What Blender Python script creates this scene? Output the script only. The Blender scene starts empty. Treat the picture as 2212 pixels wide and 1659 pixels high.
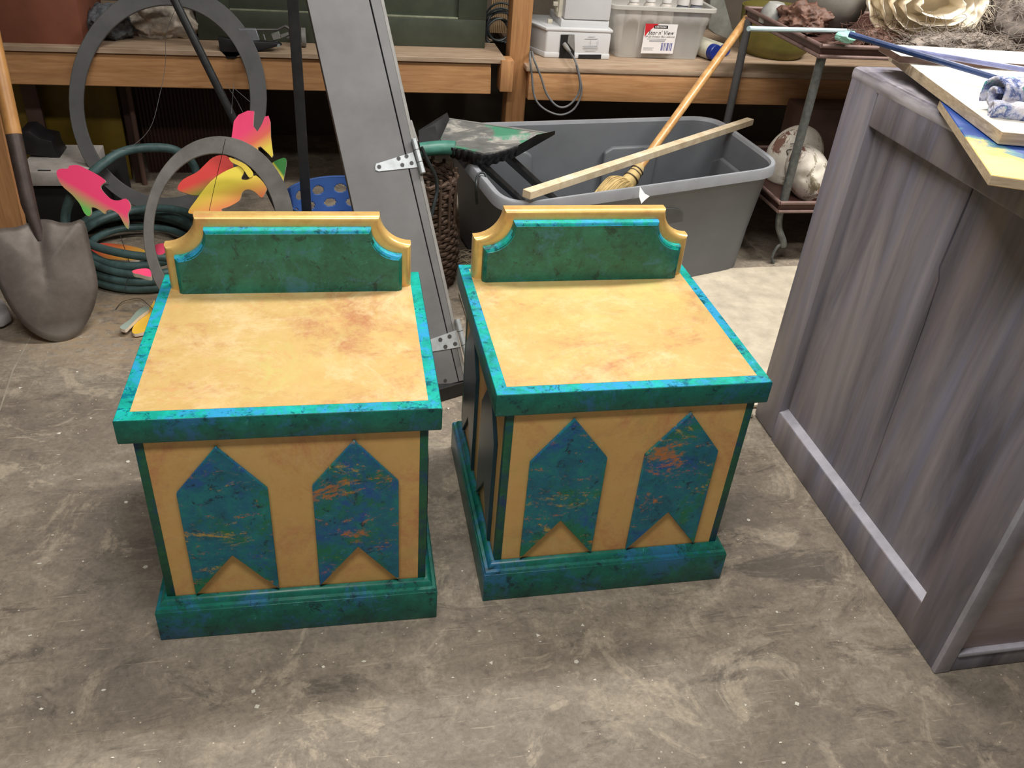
import bpy, bmesh, math, random
from mathutils import Vector, Matrix, noise
random.seed(7)
PI=math.pi
sc=bpy.context.scene
COL=sc.collection
# ------------------------------------------------------------------ camera
F,PT,RO,TH,S=1833.72,0.5934,0.0882,-0.23584,1.45
CX,CY=1106.0,829.5
rotz=Matrix.Rotation(TH,3,'Z')
cp,sp=math.cos(PT),math.sin(PT)
R0=Vector((1,0,0)); U0=Vector((0,sp,cp)); F0=Vector((0,cp,-sp))
cr,sr=math.cos(RO),math.sin(RO)
RIGHT=rotz@(R0*cr+U0*sr); UP=rotz@(U0*cr-R0*sr); FWD=rotz@F0
CAM=Vector((0,0,S))
cd=bpy.data.cameras.new('camera'); cam=bpy.data.objects.new('camera',cd); COL.objects.link(cam)
cd.sensor_width=36; cd.sensor_fit='HORIZONTAL'; cd.lens=F*36/2212; cd.clip_start=.05
m=Matrix((RIGHT,UP,-FWD)).transposed().to_4x4(); m.translation=CAM
cam.matrix_world=m
sc.camera=cam
# ------------------------------------------------------------------ world, lights, exposure
w=bpy.data.worlds.new('world'); sc.world=w; w.use_nodes=True
w.node_tree.nodes['Background'].inputs[0].default_value=(1,.97,.92,1)
w.node_tree.nodes['Background'].inputs[1].default_value=.17
def area(name,loc,sx,sy,power,col=(1,.96,.9),rot=(0,0,0)):
    l=bpy.data.lights.new(name,'AREA'); l.shape='RECTANGLE'; l.size=sx; l.size_y=sy; l.energy=power; l.color=col
    o=bpy.data.objects.new(name,l); COL.objects.link(o); o.location=loc; o.rotation_euler=rot; return o
area('tube_light_front',(-0.1,0.55,2.75),1.3,.28,50)
area('tube_light_back',(0.6,2.2,2.75),1.3,.28,45)
area('tube_light_right',(2.4,2.3,2.75),1.3,.28,84)
sc.view_settings.view_transform='Standard'; sc.view_settings.look='None'
sc.view_settings.exposure=0.0; sc.view_settings.gamma=1; sc.view_settings.use_curve_mapping=False
# ------------------------------------------------------------------ point helpers: a ray through a photo point meets a real plane of the room
def ray(px,py):
    u=(px-CX)/F; v=(py-CY)/F
    return FWD+RIGHT*u-UP*v
def az(px,py,z): d=ray(px,py); return CAM+d*((z-S)/d.z)
def ay(px,py,y): d=ray(px,py); return CAM+d*(y/d.y)
def ax(px,py,x): d=ray(px,py); return CAM+d*(x/d.x)
def apl(px,py,o,n): d=ray(px,py); return CAM+d*((Vector(o)-CAM).dot(Vector(n))/d.dot(Vector(n)))
# ------------------------------------------------------------------ object helpers
def setp(o,label=None,cat=None,group=None,kind=None):
    if label: o['label']=label
    if cat: o['category']=cat
    if group: o['group']=group
    if kind: o['kind']=kind
    return o
def thing(name,loc,label,cat,group=None,rz=0):
    o=bpy.data.objects.new(name,None); COL.objects.link(o); o.empty_display_size=.05
    o.location=loc; o.rotation_euler=(0,0,rz)
    o.matrix_world=Matrix.Translation(loc)@Matrix.Rotation(rz,4,'Z')
    return setp(o,label,cat,group)
WM={}
def wm(o):
    if o.name in WM: return WM[o.name]
    return Matrix.Translation(o.location)@Matrix.Rotation(o.rotation_euler.z,4,'Z')
def build(name,bm,mat,parent=None,local=False,label=None,smooth=35,origin=None):
    """local=True: bm already in parent space; otherwise world space"""
    me=bpy.data.meshes.new(name)
    bmesh.ops.recalc_face_normals(bm,faces=bm.faces)
    if parent is None:
        if origin is None:
            xs=[v.co for v in bm.verts]
            origin=Vector((sum(v.x for v in xs)/len(xs),sum(v.y for v in xs)/len(xs),min(v.z for v in xs)))
        for v in bm.verts: v.co-=origin
    elif not local:
        inv=wm(parent).inverted()
        for v in bm.verts: v.co=inv@v.co
    if smooth:
        for f in bm.faces: f.smooth=True
    bm.to_mesh(me); bm.free()
    if smooth: me.set_sharp_from_angle(angle=math.radians(smooth))
    mats=mat if isinstance(mat,(list,tuple)) else [mat]
    for m_ in mats: me.materials.append(m_)
    o=bpy.data.objects.new(name,me); COL.objects.link(o)
    if parent is None:
        o.location=origin; WM[o.name]=Matrix.Translation(origin)
    else:
        o.parent=parent; WM[o.name]=wm(parent)
    if label: o['label']=label
    return o
def BM(): return bmesh.new()
def bev(bm,off,seg=2,geom=None,ang=30):
    es=[e for e in (geom or bm.edges) if len(e.link_faces)==2 and e.calc_face_angle(0)>math.radians(ang)]
    if es: bmesh.ops.bevel(bm,geom=es,offset=off,segments=seg,affect='EDGES',profile=.5,clamp_overlap=True)
    return bm
def box(bm,x0,x1,y0,y1,z0,z1,M=None,b=0):
    t=BM(); bmesh.ops.create_cube(t,size=1)
    for v in t.verts: v.co=Vector(((x0+x1)/2+v.co.x*(x1-x0),(y0+y1)/2+v.co.y*(y1-y0),(z0+z1)/2+v.co.z*(z1-z0)))
    if b: bev(t,b)
    if M:
        for v in t.verts: v.co=M@v.co
    return merge(bm,t)
def merge(bm,t,mi=None):
    me=bpy.data.meshes.new('tmp'); 
    if mi is not None:
        for f in t.faces: f.material_index=mi
    t.to_mesh(me); t.free(); bm.from_mesh(me); bpy.data.meshes.remove(me); return bm
def prism(bm,pts,vec,b=0,seg=2,side_mi=None):
    t=BM(); vec=Vector(vec)
    a=[t.verts.new(Vector(p)) for p in pts]; c=[t.verts.new(Vector(p)+vec) for p in pts]
    t.faces.new(a); t.faces.new(c[::-1]); n=len(pts)
    for i in range(n):
        f=t.faces.new((a[i],c[i],c[(i+1)%n],a[(i+1)%n]))
        if side_mi is not None: f.material_index=side_mi
    bmesh.ops.recalc_face_normals(t,faces=t.faces)
    if b: bev(t,b,seg)
    return merge(bm,t)
def ringprism(bm,outer,inner,vec):
    t=BM(); vec=Vector(vec); n=len(outer)
    L=[[t.verts.new(Vector(p)+(vec if k else Vector())) for p in pts] for pts in (outer,inner) for k in (0,1)]
    of,ob,inf,inb=L
    for i in range(n):
        j=(i+1)%n
        t.faces.new((of[i],of[j],inf[j],inf[i])); t.faces.new((ob[i],inb[i],inb[j],ob[j]))
        t.faces.new((of[i],ob[i],ob[j],of[j])); t.faces.new((inf[i],inf[j],inb[j],inb[i]))
    bmesh.ops.recalc_face_normals(t,faces=t.faces)
    bev(t,.002,1,ang=60)
    return merge(bm,t)
def smoothpath(pts,n=6,closed=False):
    P=[Vector(p) for p in pts]; out=[]; N=len(P)
    rng=range(N if closed else N-1)
    for i in rng:
        if closed: p0,p1,p2,p3=P[i-1],P[i],P[(i+1)%N],P[(i+2)%N]
        else: p0,p1,p2,p3=P[max(i-1,0)],P[i],P[i+1],P[min(i+2,N-1)]
        for k in range(n):
            t=k/n
            out.append(.5*((2*p1)+(p2-p0)*t+(2*p0-5*p1+4*p2-p3)*t*t+(3*p1-p0-3*p2+p3)*t**3))
    if not closed: out.append(P[-1])
    return out
def tube(bm,pts,r,seg=10,closed=False,cap=True,sect=None):
    P=[Vector(p) for p in pts]; n=len(P); rings=[]
    if n<2: return bm
    R=r if isinstance(r,(list,tuple)) else [r]*n
    T=[]
    for i in range(n):
        a=P[i-1] if (i>0 or closed) else P[0]; b=P[(i+1)%n] if (i<n-1 or closed) else P[-1]
        T.append((b-a).normalized() if (b-a).length>1e-9 else Vector((0,0,1)))
    up=Vector((0,0,1)) if abs(T[0].z)<.9 else Vector((1,0,0))
    N=(up-T[0]*up.dot(T[0])).normalized()
    for i in range(n):
        N=(N-T[i]*N.dot(T[i])); N.normalize(); B=T[i].cross(N)
        sec=sect or [(math.cos(2*PI*k/seg),math.sin(2*PI*k/seg)) for k in range(seg)]
        rings.append([bm.verts.new(P[i]+(N*c+B*s)*R[i]) for c,s in sec])
    m_=len(rings[0])
    for i in range(n if closed else n-1):
        a,b=rings[i],rings[(i+1)%n]
        for k in range(m_): bm.faces.new((a[k],a[(k+1)%m_],b[(k+1)%m_],b[k]))
    if cap and not closed:
        bm.faces.new(rings[0][::-1]); bm.faces.new(rings[-1])
    return bm
def lathe(bm,prof,M=None,seg=32,cap=True):
    M=M or Matrix(); rings=[]
    for r,z in prof:
        if r<1e-6: rings.append([bm.verts.new(M@Vector((0,0,z)))])
        else: rings.append([bm.verts.new(M@Vector((r*math.cos(2*PI*k/seg),r*math.sin(2*PI*k/seg),z))) for k in range(seg)])
    for a,b in zip(rings,rings[1:]):
        for k in range(seg):
            j=(k+1)%seg
            if len(a)==1 and len(b)>1: bm.faces.new((a[0],b[j],b[k]))
            elif len(b)==1 and len(a)>1: bm.faces.new((a[k],a[j],b[0]))
            elif len(a)>1: bm.faces.new((a[k],a[j],b[j],b[k]))
    return bm
def frame(o,x,z):
    """matrix with origin o, local z along z, local x near x"""
    z=Vector(z).normalized(); x=Vector(x); x=(x-z*x.dot(z)).normalized(); y=z.cross(x)
    M=Matrix((x,y,z)).transposed().to_4x4(); M.translation=Vector(o); return M
def copy_tree(o,parent=None):
    c=o.copy(); COL.objects.link(c)
    if parent: c.parent=parent
    for ch in list(o.children): copy_tree(ch,c)
    return c
# ------------------------------------------------------------------ material helpers
def lin(c):
    return tuple(((v/255)/12.92 if v/255<=.04045 else ((v/255+.055)/1.055)**2.4) for v in c)
class MT:
    def __init__(s,name,rough=.5,metal=0,spec=.5):
        s.m=bpy.data.materials.new(name); s.m.use_nodes=True; s.nt=s.m.node_tree; s.N=s.nt.nodes; s.L=s.nt.links
        s.b=s.N['Principled BSDF']; s.b.inputs['Roughness'].default_value=rough; s.b.inputs['Metallic'].default_value=metal
        s.b.inputs['Specular IOR Level'].default_value=spec
        s.tc=s.N.new('ShaderNodeTexCoord')
    def mp(s,scale=(1,1,1),loc=(0,0,0),rot=(0,0,0),src='Object'):
        n=s.N.new('ShaderNodeMapping'); s.L.new(s.tc.outputs[src],n.inputs[0])
        n.inputs['Scale'].default_value=scale; n.inputs['Location'].default_value=loc; n.inputs['Rotation'].default_value=rot
        return n.outputs[0]
    def noise(s,scale,detail=4,rough=.6,vec=None,dist=0):
        n=s.N.new('ShaderNodeTexNoise'); n.inputs['Scale'].default_value=scale; n.inputs['Detail'].default_value=detail
        n.inputs['Roughness'].default_value=rough; n.inputs['Distortion'].default_value=dist
        s.L.new(vec if vec is not None else s.mp(),n.inputs['Vector']); return n.outputs['Fac']
    def voro(s,scale,vec=None,feat='F1'):
        n=s.N.new('ShaderNodeTexVoronoi'); n.feature=feat; n.inputs['Scale'].default_value=scale
        s.L.new(vec if vec is not None else s.mp(),n.inputs['Vector']); return n.outputs['Distance']
    def ramp(s,fac,stops,interp='LINEAR'):
        n=s.N.new('ShaderNodeValToRGB'); s.L.new(fac,n.inputs[0]); e=n.color_ramp.elements; n.color_ramp.interpolation=interp
        while len(e)<len(stops): e.new(.5)
        for el,(p,c) in zip(e,stops):
            el.position=p; c=c if isinstance(c,(tuple,list)) else (c,c,c)
            el.color=(c[0],c[1],c[2],1)
        return n.outputs[0]
    def mix(s,fac,a,b,mode='MIX'):
        n=s.N.new('ShaderNodeMix'); n.data_type='RGBA'; n.blend_type=mode
        def put(i,v):
            if isinstance(v,(int,float)): n.inputs[i].default_value=v
            elif isinstance(v,tuple): n.inputs[i].default_value=(v[0],v[1],v[2],1)
            else: s.L.new(v,n.inputs[i])
        put(0,fac); put(6,a); put(7,b); return n.outputs[2]
    def sep(s,vec,ax):
        n=s.N.new('ShaderNodeSeparateXYZ'); s.L.new(vec,n.inputs[0]); return n.outputs[ax]
    def math(s,op,a,b=0.0):
        n=s.N.new('ShaderNodeMath'); n.operation=op
        for i,v in ((0,a),(1,b)):
            if isinstance(v,(int,float)): n.inputs[i].default_value=v
            else: s.L.new(v,n.inputs[i])
        return n.outputs[0]
    def mapr(s,v,a,b):
        n=s.N.new('ShaderNodeMapRange'); s.L.new(v,n.inputs[0]); n.inputs[1].default_value=a; n.inputs[2].default_value=b; return n.outputs[0]
    def out(s,col,bump=None,bs=.2,bd=.002):
        if isinstance(col,tuple): s.b.inputs['Base Color'].default_value=(col[0],col[1],col[2],1)
        else: s.L.new(col,s.b.inputs['Base Color'])
        if bump is not None:
            n=s.N.new('ShaderNodeBump'); n.inputs['Strength'].default_value=bs; n.inputs['Distance'].default_value=bd
            s.L.new(bump,n.inputs['Height']); s.L.new(n.outputs[0],s.b.inputs['Normal'])
        return s.m
def plain(name,c,rough=.5,metal=0,var=.25,scale=12,bs=0,spec=.5):
    m_=MT(name,rough,metal,spec); n=m_.noise(scale,5,.65)
    a=tuple(x*(1-var) for x in c); b=tuple(min(1,x*(1+var)) for x in c)
    col=m_.ramp(n,[(.3,a),(.7,b)])
    return m_.out(col,n if bs else None,bs)
def wood(name,dark,light,scale=(1,14,14),rough=.6,gs=6,knots=False,detail=5):
    m_=MT(name,rough); v=m_.mp(scale); g=m_.noise(gs,detail,.6,v,.6)
    f=m_.noise(3,3,.5)
    col=m_.ramp(g,[(.28,dark),(.72,light)])
    col=m_.mix(m_.ramp(f,[(.4,0),(.75,.45)]),col,tuple(x*.75 for x in light))
    if knots:
        k=m_.voro(2.3,m_.mp((1,1.6,2.2)))
        col=m_.mix(m_.ramp(k,[(.02,.9),(.05,0)]),col,tuple(x*.3 for x in dark))
    return m_.out(col,g,.12,.002)
def mottle(name,base,patches,rough=.42,spec=.5,fine=60,coat=0,bsc=22):
    """patches: (colour, noise scale, lo, hi, stretch, offset)"""
    m_=MT(name,rough,0,spec)
    oi=m_.N.new('ShaderNodeObjectInfo'); cmb=m_.N.new('ShaderNodeVectorMath'); cmb.operation='ADD'
    sc_=m_.math('MULTIPLY',oi.outputs['Random'],17.0); m_.L.new(m_.tc.outputs['Object'],cmb.inputs[0]); m_.L.new(sc_,cmb.inputs[1])
    class _T: pass
    m_.tc=_T(); m_.tc.outputs={'Object':cmb.outputs[0]}
    n=m_.noise(bsc,10,.78,None,.3); col=m_.ramp(n,base)
    br=m_.noise(70,6,.8)
    for c,sca,lo,hi,st,off in patches:
        v=m_.mp(st,(off,off*.7,off*1.3)); k=m_.noise(sca,12,.8,v,.5)
        k=m_.math('ADD',m_.math('MULTIPLY',k,.78),m_.math('MULTIPLY',br,.22))
        col=m_.mix(m_.ramp(k,[(lo,0),(hi,1)]),col,c)
    return m_.out(col,m_.noise(fine,3,.5),.05,.001)
V3=(1,1,1)
green=mottle('green_sponged_paint',[(.3,(.005,.07,.05)),(.5,(.009,.135,.09)),(.7,(.02,.22,.16))],
   [((.03,.17,.22),11,.52,.60,V3,5.5),((.004,.05,.045),22,.54,.60,V3,2.2),((.07,.30,.28),38,.58,.66,V3,9.1)],.38)
stripe=mottle('green_stripe_paint',[(.3,(.006,.05,.06)),(.5,(.01,.10,.05)),(.7,(.02,.16,.06))],[((.01,.05,.14),14,.5,.58,V3,4.4)],.4)
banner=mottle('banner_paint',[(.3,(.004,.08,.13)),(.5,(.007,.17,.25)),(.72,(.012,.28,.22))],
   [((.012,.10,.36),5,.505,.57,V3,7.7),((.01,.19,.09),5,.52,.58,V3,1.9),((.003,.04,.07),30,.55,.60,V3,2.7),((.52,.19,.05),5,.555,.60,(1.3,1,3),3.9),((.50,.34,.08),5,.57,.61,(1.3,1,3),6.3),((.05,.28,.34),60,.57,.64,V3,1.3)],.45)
banner_dark=mottle('side_banner_dim_reflection',[(.3,(.006,.03,.04)),(.6,(.012,.05,.07))],[((.02,.06,.12),7,.5,.65,V3,3)],.3)  # banner paint darkened: dim glancing reflections put into the colour
yellow=mottle('yellow_glaze_paint',[(.3,(.66,.38,.12)),(.5,(.72,.44,.15)),(.7,(.74,.47,.17))],
   [((.60,.25,.11),4,.50,.64,(1,1.3,1),4.1),((.76,.52,.22),5,.52,.66,V3,7.3),((.56,.42,.13),4,.54,.7,V3,1.1)],.42,fine=25,bsc=9)
def goldm():
    m_=MT('gold_paint',.30,.35); n=m_.noise(9,8,.75)
    col=m_.ramp(n,[(.3,(.62,.36,.10)),(.5,(.80,.54,.18)),(.66,(.70,.38,.14))])
    return m_.out(col,m_.noise(90,2,.5),.06,.001)
gold=goldm()
def concrete():
    m_=MT('worn_concrete',.62,0,.35)
    v=m_.mp((1,1,1)); n1=m_.noise(2.6,12,.72,v,.4); n2=m_.noise(11,10,.78,m_.mp((1,1.4,1),(3,1,0)),.6); n3=m_.noise(90,4,.7)
    col=m_.ramp(n1,[(.32,(.16,.14,.12)),(.5,(.265,.24,.205)),(.66,(.37,.34,.29))])
    col=m_.mix(.5,col,m_.ramp(n2,[(.36,(.12,.108,.093)),(.5,(.26,.237,.20)),(.64,(.44,.405,.345))]))
    st=m_.noise(4.2,12,.8,m_.mp((.8,1.7,1),(9,2,0),(0,0,.3)),1.0)
    col=m_.mix(m_.ramp(st,[(.545,0),(.62,.72)]),col,(.07,.062,.054))
    st2=m_.noise(2.2,10,.75,m_.mp((1,1.3,1),(1,7,0)),.5)
    col=m_.mix(m_.ramp(st2,[(.52,0),(.64,.5)]),col,(.50,.46,.385))
    st4=m_.noise(1.3,6,.7,m_.mp(V3,(5,9,0)))
    col=m_.mix(m_.ramp(st4,[(.46,0),(.60,.45)]),col,(.15,.14,.13))
    n5=m_.noise(34,8,.8,None,.5); col=m_.mix(m_.ramp(n5,[(.36,.45),(.46,0)]),col,(.11,.10,.088)); col=m_.mix(m_.ramp(n5,[(.58,0),(.72,.35)]),col,(.52,.48,.41))
    bl=m_.noise(5.5,9,.75,m_.mp(V3,(2,8,0)),.8); col=m_.mix(m_.ramp(bl,[(.54,0),(.60,.55)]),col,(.47,.43,.355))
    col=m_.mix(m_.ramp(n3,[(.35,.35),(.6,0)]),col,(.10,.09,.08))
    scr=m_.noise(26,3,.5,m_.mp((.35,6,1),(0,3,0),(0,0,.7)))
    col=m_.mix(m_.ramp(scr,[(.66,0),(.70,.35)]),col,(.5,.46,.39))
    scr=m_.noise(24,3,.5,m_.mp((.3,6,1),(5,3,0),(0,0,-.5)))
    col=m_.mix(m_.ramp(scr,[(.67,0),(.72,.4)]),col,(.10,.09,.08))
    sp_=m_.voro(38); col=m_.mix(m_.ramp(sp_,[(.05,.8),(.08,0)]),col,(.6,.56,.49))
    col=m_.mix(1.0,col,(1.14,1.06,.98),'MULTIPLY')
    rd=m_.voro(3.1,m_.mp(V3,(.3,.4,0))); col=m_.mix(m_.ramp(rd,[(.03,.45),(.06,0)]),col,(.22,.07,.05))
    gr=m_.voro(2.3,m_.mp(V3,(.7,.1,0))); col=m_.mix(m_.ramp(gr,[(.02,.5),(.05,0)]),col,(.10,.15,.06))
    # sawdust drift near the hose
    vv=m_.mp(V3,(.62,-2.42,0)); mg=m_.N.new('ShaderNodeTexGradient'); mg.gradient_type='SPHERICAL'
    v2=m_.mp((2.2,3.2,1),(.62*2.2,-2.52*3.2,0)); m_.L.new(v2,mg.inputs[0])
    ds=m_.noise(16,8,.7,m_.mp((1,2,1)),.8)
    f=m_.math('MULTIPLY',m_.ramp(ds,[(.42,0),(.55,1)]),m_.mapr(mg.outputs[1],.05,.45))
    col=m_.mix(f,col,(.36,.27,.18))
    return m_.out(col,m_.mix(.5,n2,n3),.25,.003)
conc=concrete()
def weathered(name,tint=1):
    m_=MT(name,.5,0,.4); v=m_.mp((7,7,.75)); g=m_.noise(1.5,7,.62,v,.5); v2=m_.mp((16,16,1.2),(4,4,2)); g2=m_.noise(1.3,5,.6,v2,.4)
    col=m_.ramp(g,[(.30,(.09,.082,.10)),(.45,(.165,.152,.175)),(.58,(.25,.23,.245)),(.72,(.36,.33,.345))])
    col=m_.mix(m_.ramp(g2,[(.45,0),(.7,.55)]),col,(.24,.245,.36))
    g3=m_.noise(1.1,4,.6,m_.mp((9,9,.9),(11,3,5)),.4)
    col=m_.mix(m_.ramp(g3,[(.52,0),(.72,.5)]),col,(.34,.265,.265))
    return m_.out(col,g2,.1,.002)
weath=weathered('weathered_violet_grey_paint')
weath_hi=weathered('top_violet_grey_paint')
def pale_edge(mat):  # mixes pale streaks in along the low-x edge
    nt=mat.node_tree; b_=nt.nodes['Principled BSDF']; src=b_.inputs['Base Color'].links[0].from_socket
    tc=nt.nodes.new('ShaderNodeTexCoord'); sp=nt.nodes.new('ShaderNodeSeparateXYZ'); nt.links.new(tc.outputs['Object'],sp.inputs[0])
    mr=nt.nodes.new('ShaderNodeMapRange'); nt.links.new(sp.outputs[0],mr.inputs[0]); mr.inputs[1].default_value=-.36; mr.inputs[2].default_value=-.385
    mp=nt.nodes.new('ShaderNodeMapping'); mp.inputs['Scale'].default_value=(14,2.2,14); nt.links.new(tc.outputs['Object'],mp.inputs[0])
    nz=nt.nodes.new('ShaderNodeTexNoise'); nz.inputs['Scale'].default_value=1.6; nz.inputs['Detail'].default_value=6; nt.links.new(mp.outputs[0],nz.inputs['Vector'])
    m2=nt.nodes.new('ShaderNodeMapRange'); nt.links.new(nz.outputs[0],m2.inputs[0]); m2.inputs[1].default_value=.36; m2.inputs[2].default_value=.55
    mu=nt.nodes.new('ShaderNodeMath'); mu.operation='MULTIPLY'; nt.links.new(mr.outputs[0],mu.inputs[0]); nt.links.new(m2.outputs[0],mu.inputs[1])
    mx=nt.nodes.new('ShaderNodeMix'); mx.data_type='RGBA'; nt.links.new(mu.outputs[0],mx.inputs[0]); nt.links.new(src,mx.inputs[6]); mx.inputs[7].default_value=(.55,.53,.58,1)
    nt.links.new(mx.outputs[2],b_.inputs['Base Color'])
pale_edge(weath_hi)
weath_lt=plain('pale_lilac_drybrush',(.42,.41,.47),.5,0,.3,9)
pink=None
m_=MT('pinkish_grey_wash',.55); g=m_.noise(1.6,6,.6,m_.mp((1.2,1,9)),.4)
pink=m_.out(m_.ramp(g,[(.3,(.30,.225,.225)),(.5,(.42,.335,.335)),(.7,(.47,.41,.45))]))
pine=wood('pine_lumber',(.36,.165,.06),(.60,.33,.15),(1,12,12),knots=True)
pine_v=wood('pine_lumber_upright',(.33,.15,.06),(.56,.29,.12),(12,12,1),knots=True)
plydust=wood('dusty_plywood',(.30,.19,.12),(.50,.38,.27),(1,6,6))
paleply=wood('pale_plywood_edge',(.36,.26,.17),(.66,.54,.38),(.8,5,26),gs=8)
palestick=wood('pale_stick_wood',(.55,.42,.26),(.85,.74,.55),(1.5,1.5,1.5),gs=14)
honey=wood('honey_handle_wood',(.42,.20,.06),(.78,.46,.19),(5,5,5),.3,5)
shw=wood('shovel_handle_wood',(.33,.15,.05),(.58,.30,.10),(6,6,1),.4,5)
whitetop=plain('white_board_face',(.86,.82,.74),.5,0,.04,4)
white=plain('white_plastic',(.62,.63,.645),.35,0,.05,6)
cream=plain('cream_muslin',(.98,.87,.70),.85,0,.05,20,.1)
greyply=plain('grey_painted_plywood',(.12,.12,.124),.55,0,.18,7,.05)
greyside=plain('grey_painted_edge',(.22,.215,.205),.6,0,.2,20)
darkgrey=plain('dark_grey_board',(.09,.09,.092),.6,0,.2,9)
midgrey=plain('mid_grey_foam',(.17,.165,.155),.7,0,.25,14,.1)
black=plain('black_plastic',(.012,.012,.014),.4,0,.3,20)
blackmat=plain('black_void',(.006,.006,.006),.8,0,.2,9)
steel=plain('galvanised_steel',(.36,.39,.41),.42,.35,.2,30)
steel_dk=plain('screw_recess_dark',(.05,.05,.05),.5,.5,.2,30)
iron=plain('painted_iron_leg',(.13,.14,.135),.5,.3,.4,40)
rust=plain('brown_painted_metal',(.20,.13,.115),.5,.1,.25,18)
rustdk=plain('brown_metal_face',(.085,.04,.033),.45,.1,.25,18)
def shovelm():
    m_=MT('weathered_blade_steel',.55,.35); n=m_.noise(5,8,.7); g=m_.noise(3,7,.7,m_.mp((1,1,3)))
    col=m_.ramp(n,[(.3,(.09,.075,.065)),(.55,(.17,.145,.13)),(.75,(.25,.215,.19))])
    col=m_.mix(m_.ramp(g,[(.55,0),(.75,.5)]),col,(.22,.13,.07))
    z=m_.sep(m_.mp(),2); col=m_.mix(m_.ramp(m_.mapr(z,0,.06),[(0,.6),(1,0)]),col,(.42,.40,.38))  # highlight near the blade tip painted into the colour
    return m_.out(col,n,.1)
blade=shovelm()
socket=plain('dark_socket_steel',(.075,.055,.05),.5,.4,.3,20)
tote_rim=plain('worn_lit_tote_rim',(.30,.315,.345),.42,0,.12,8)  # paler than the tub: caught light put into the worn rim colour
tote=plain('grey_tote_plastic',(.125,.134,.148),.45,0,.12,5)
teal_hose=plain('green_rubber_hose',(.06,.115,.115),.5,0,.35,25)
dark_hose=plain('dark_rubber_hose',(.015,.022,.024),.5,0,.3,25)
bluem=plain('blue_basket_plastic',(.06,.15,.45),.45,0,.12,5)
darkgreen=plain('dark_green_trunk_paint',(.045,.055,.038),.5,0,.25,9)
trim_g=plain('pale_green_trim',(.20,.22,.15),.6,0,.3,30)
redbrown=plain('red_brown_paint',(.21,.07,.04),.6,0,.15,8)
wallm=plain('brown_wall_paint',(.10,.08,.06),.8,0,.3,3)
ceilm=plain('pale_ceiling',(.35,.34,.32),.9,0,.1,3)
dustboard=plain('dusty_beige_board',(.50,.44,.34),.85,0,.2,14,.3)
fur_b=plain('beige_fleece',(.42,.37,.31),.95,0,.35,40,.6)
fur_g=plain('grey_fleece',(.09,.10,.11),.95,0,.6,35,.6)
hairb=plain('red_brown_hair',(.13,.065,.045),.6,0,.5,30)
hairg=plain('grey_brown_hair',(.22,.185,.16),.7,0,.45,30)
olive=plain('dusty_olive_yellow',(.17,.145,.03),.6,0,.25,10)
yellowpl=plain('dirty_yellow_paint',(.20,.13,.01),.6,0,.3,6)
darkwood=plain('dark_stained_wood',(.04,.018,.012),.6,0,.3,10)
brownpl=plain('brown_leather_board',(.11,.06,.045),.6,0,.2,10)
straw=plain('broom_straw',(.62,.46,.20),.8,0,.2,40)
rattan=plain('dark_rattan',(.075,.045,.03),.8,0,.5,40)
strawp=plain('pale_straw',(.38,.31,.22),.9,0,.4,30)
rope=plain('grey_cord',(.16,.165,.17),.6,0,.2,30)
thread=plain('dark_thread',(.03,.028,.025),.8,0,.1,30)
lightstr=plain('pale_thread',(.75,.66,.52),.8,0,.1,30)
navy=plain('navy_painted_dowel',(.015,.04,.14),.35,0,.4,18)
lilac=plain('lilac_blue_dowel',(.20,.22,.42),.45,0,.5,14)
paleblue=plain('pale_aqua_rod',(.48,.62,.65),.5,0,.1,9)
mint=plain('mint_foam',(.33,.68,.56),.9,0,.15,30,.5)
bluecap=plain('blue_cap_plastic',(.012,.03,.22),.35,0,.1,9)
capwhite=plain('grey_white_cap',(.72,.70,.68),.4,0,.05,9)
labelw=plain('white_label_paper',(.80,.78,.78),.6,0,.03,9)
redm=plain('red_label_ink',(.55,.02,.03),.5,0,.05,9)
inkb=plain('black_ink',(.02,.02,.025),.6,0,.05,9)
inkblue=plain('blue_barcode_ink',(.10,.11,.32),.6,0,.05,9)
inkg=plain('faint_grey_ink',(.42,.43,.45),.6,0,.05,9)
foamedge=plain('cream_foam_edge',(.85,.74,.62),.7,0,.05,20)
jarm=plain('ceramic_grey',(.20,.185,.16),.6,0,.25,7)
def plastic_clear():
    m_=MT('frosted_clear_plastic',.35,0,.4); m_.b.inputs['Alpha'].default_value=.42
    return m_.out((.62,.60,.56))
clearp=plastic_clear()
def grad(name,c1,c2,axis,p0,p1,rough=.6,c3=None):
    """sprayed paint fade across a flat foam shape, along axis vector between p0 and p1 (world metres from object origin)"""
    m_=MT(name,rough); v=m_.N.new('ShaderNodeVectorMath'); v.operation='DOT_PRODUCT'
    m_.L.new(m_.tc.outputs['Object'],v.inputs[0]); v.inputs[1].default_value=axis
    f=m_.mapr(v.outputs['Value'],p0,p1)
    st=[(0,c1),(1,c2)] if c3 is None else [(0,c1),(.5,c2),(1,c3)]
    return m_.out(m_.ramp(f,st))
def maskm():
    m_=MT('chipped_white_mask_paint',.6); n=m_.noise(9,8,.7,None,.5); k=m_.noise(30,5,.6)
    col=m_.ramp(k,[(.3,(.58,.53,.45)),(.7,(.78,.73,.65))])
    col=m_.mix(m_.ramp(n,[(.545,0),(.57,1)]),col,(.20,.10,.075))
    n2=m_.noise(14,6,.7,m_.mp(V3,(3,3,3)),.5); col=m_.mix(m_.ramp(n2,[(.57,0),(.60,.8)]),col,(.20,.17,.10))
    return m_.out(col,k,.3)
maskw=maskm()
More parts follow.
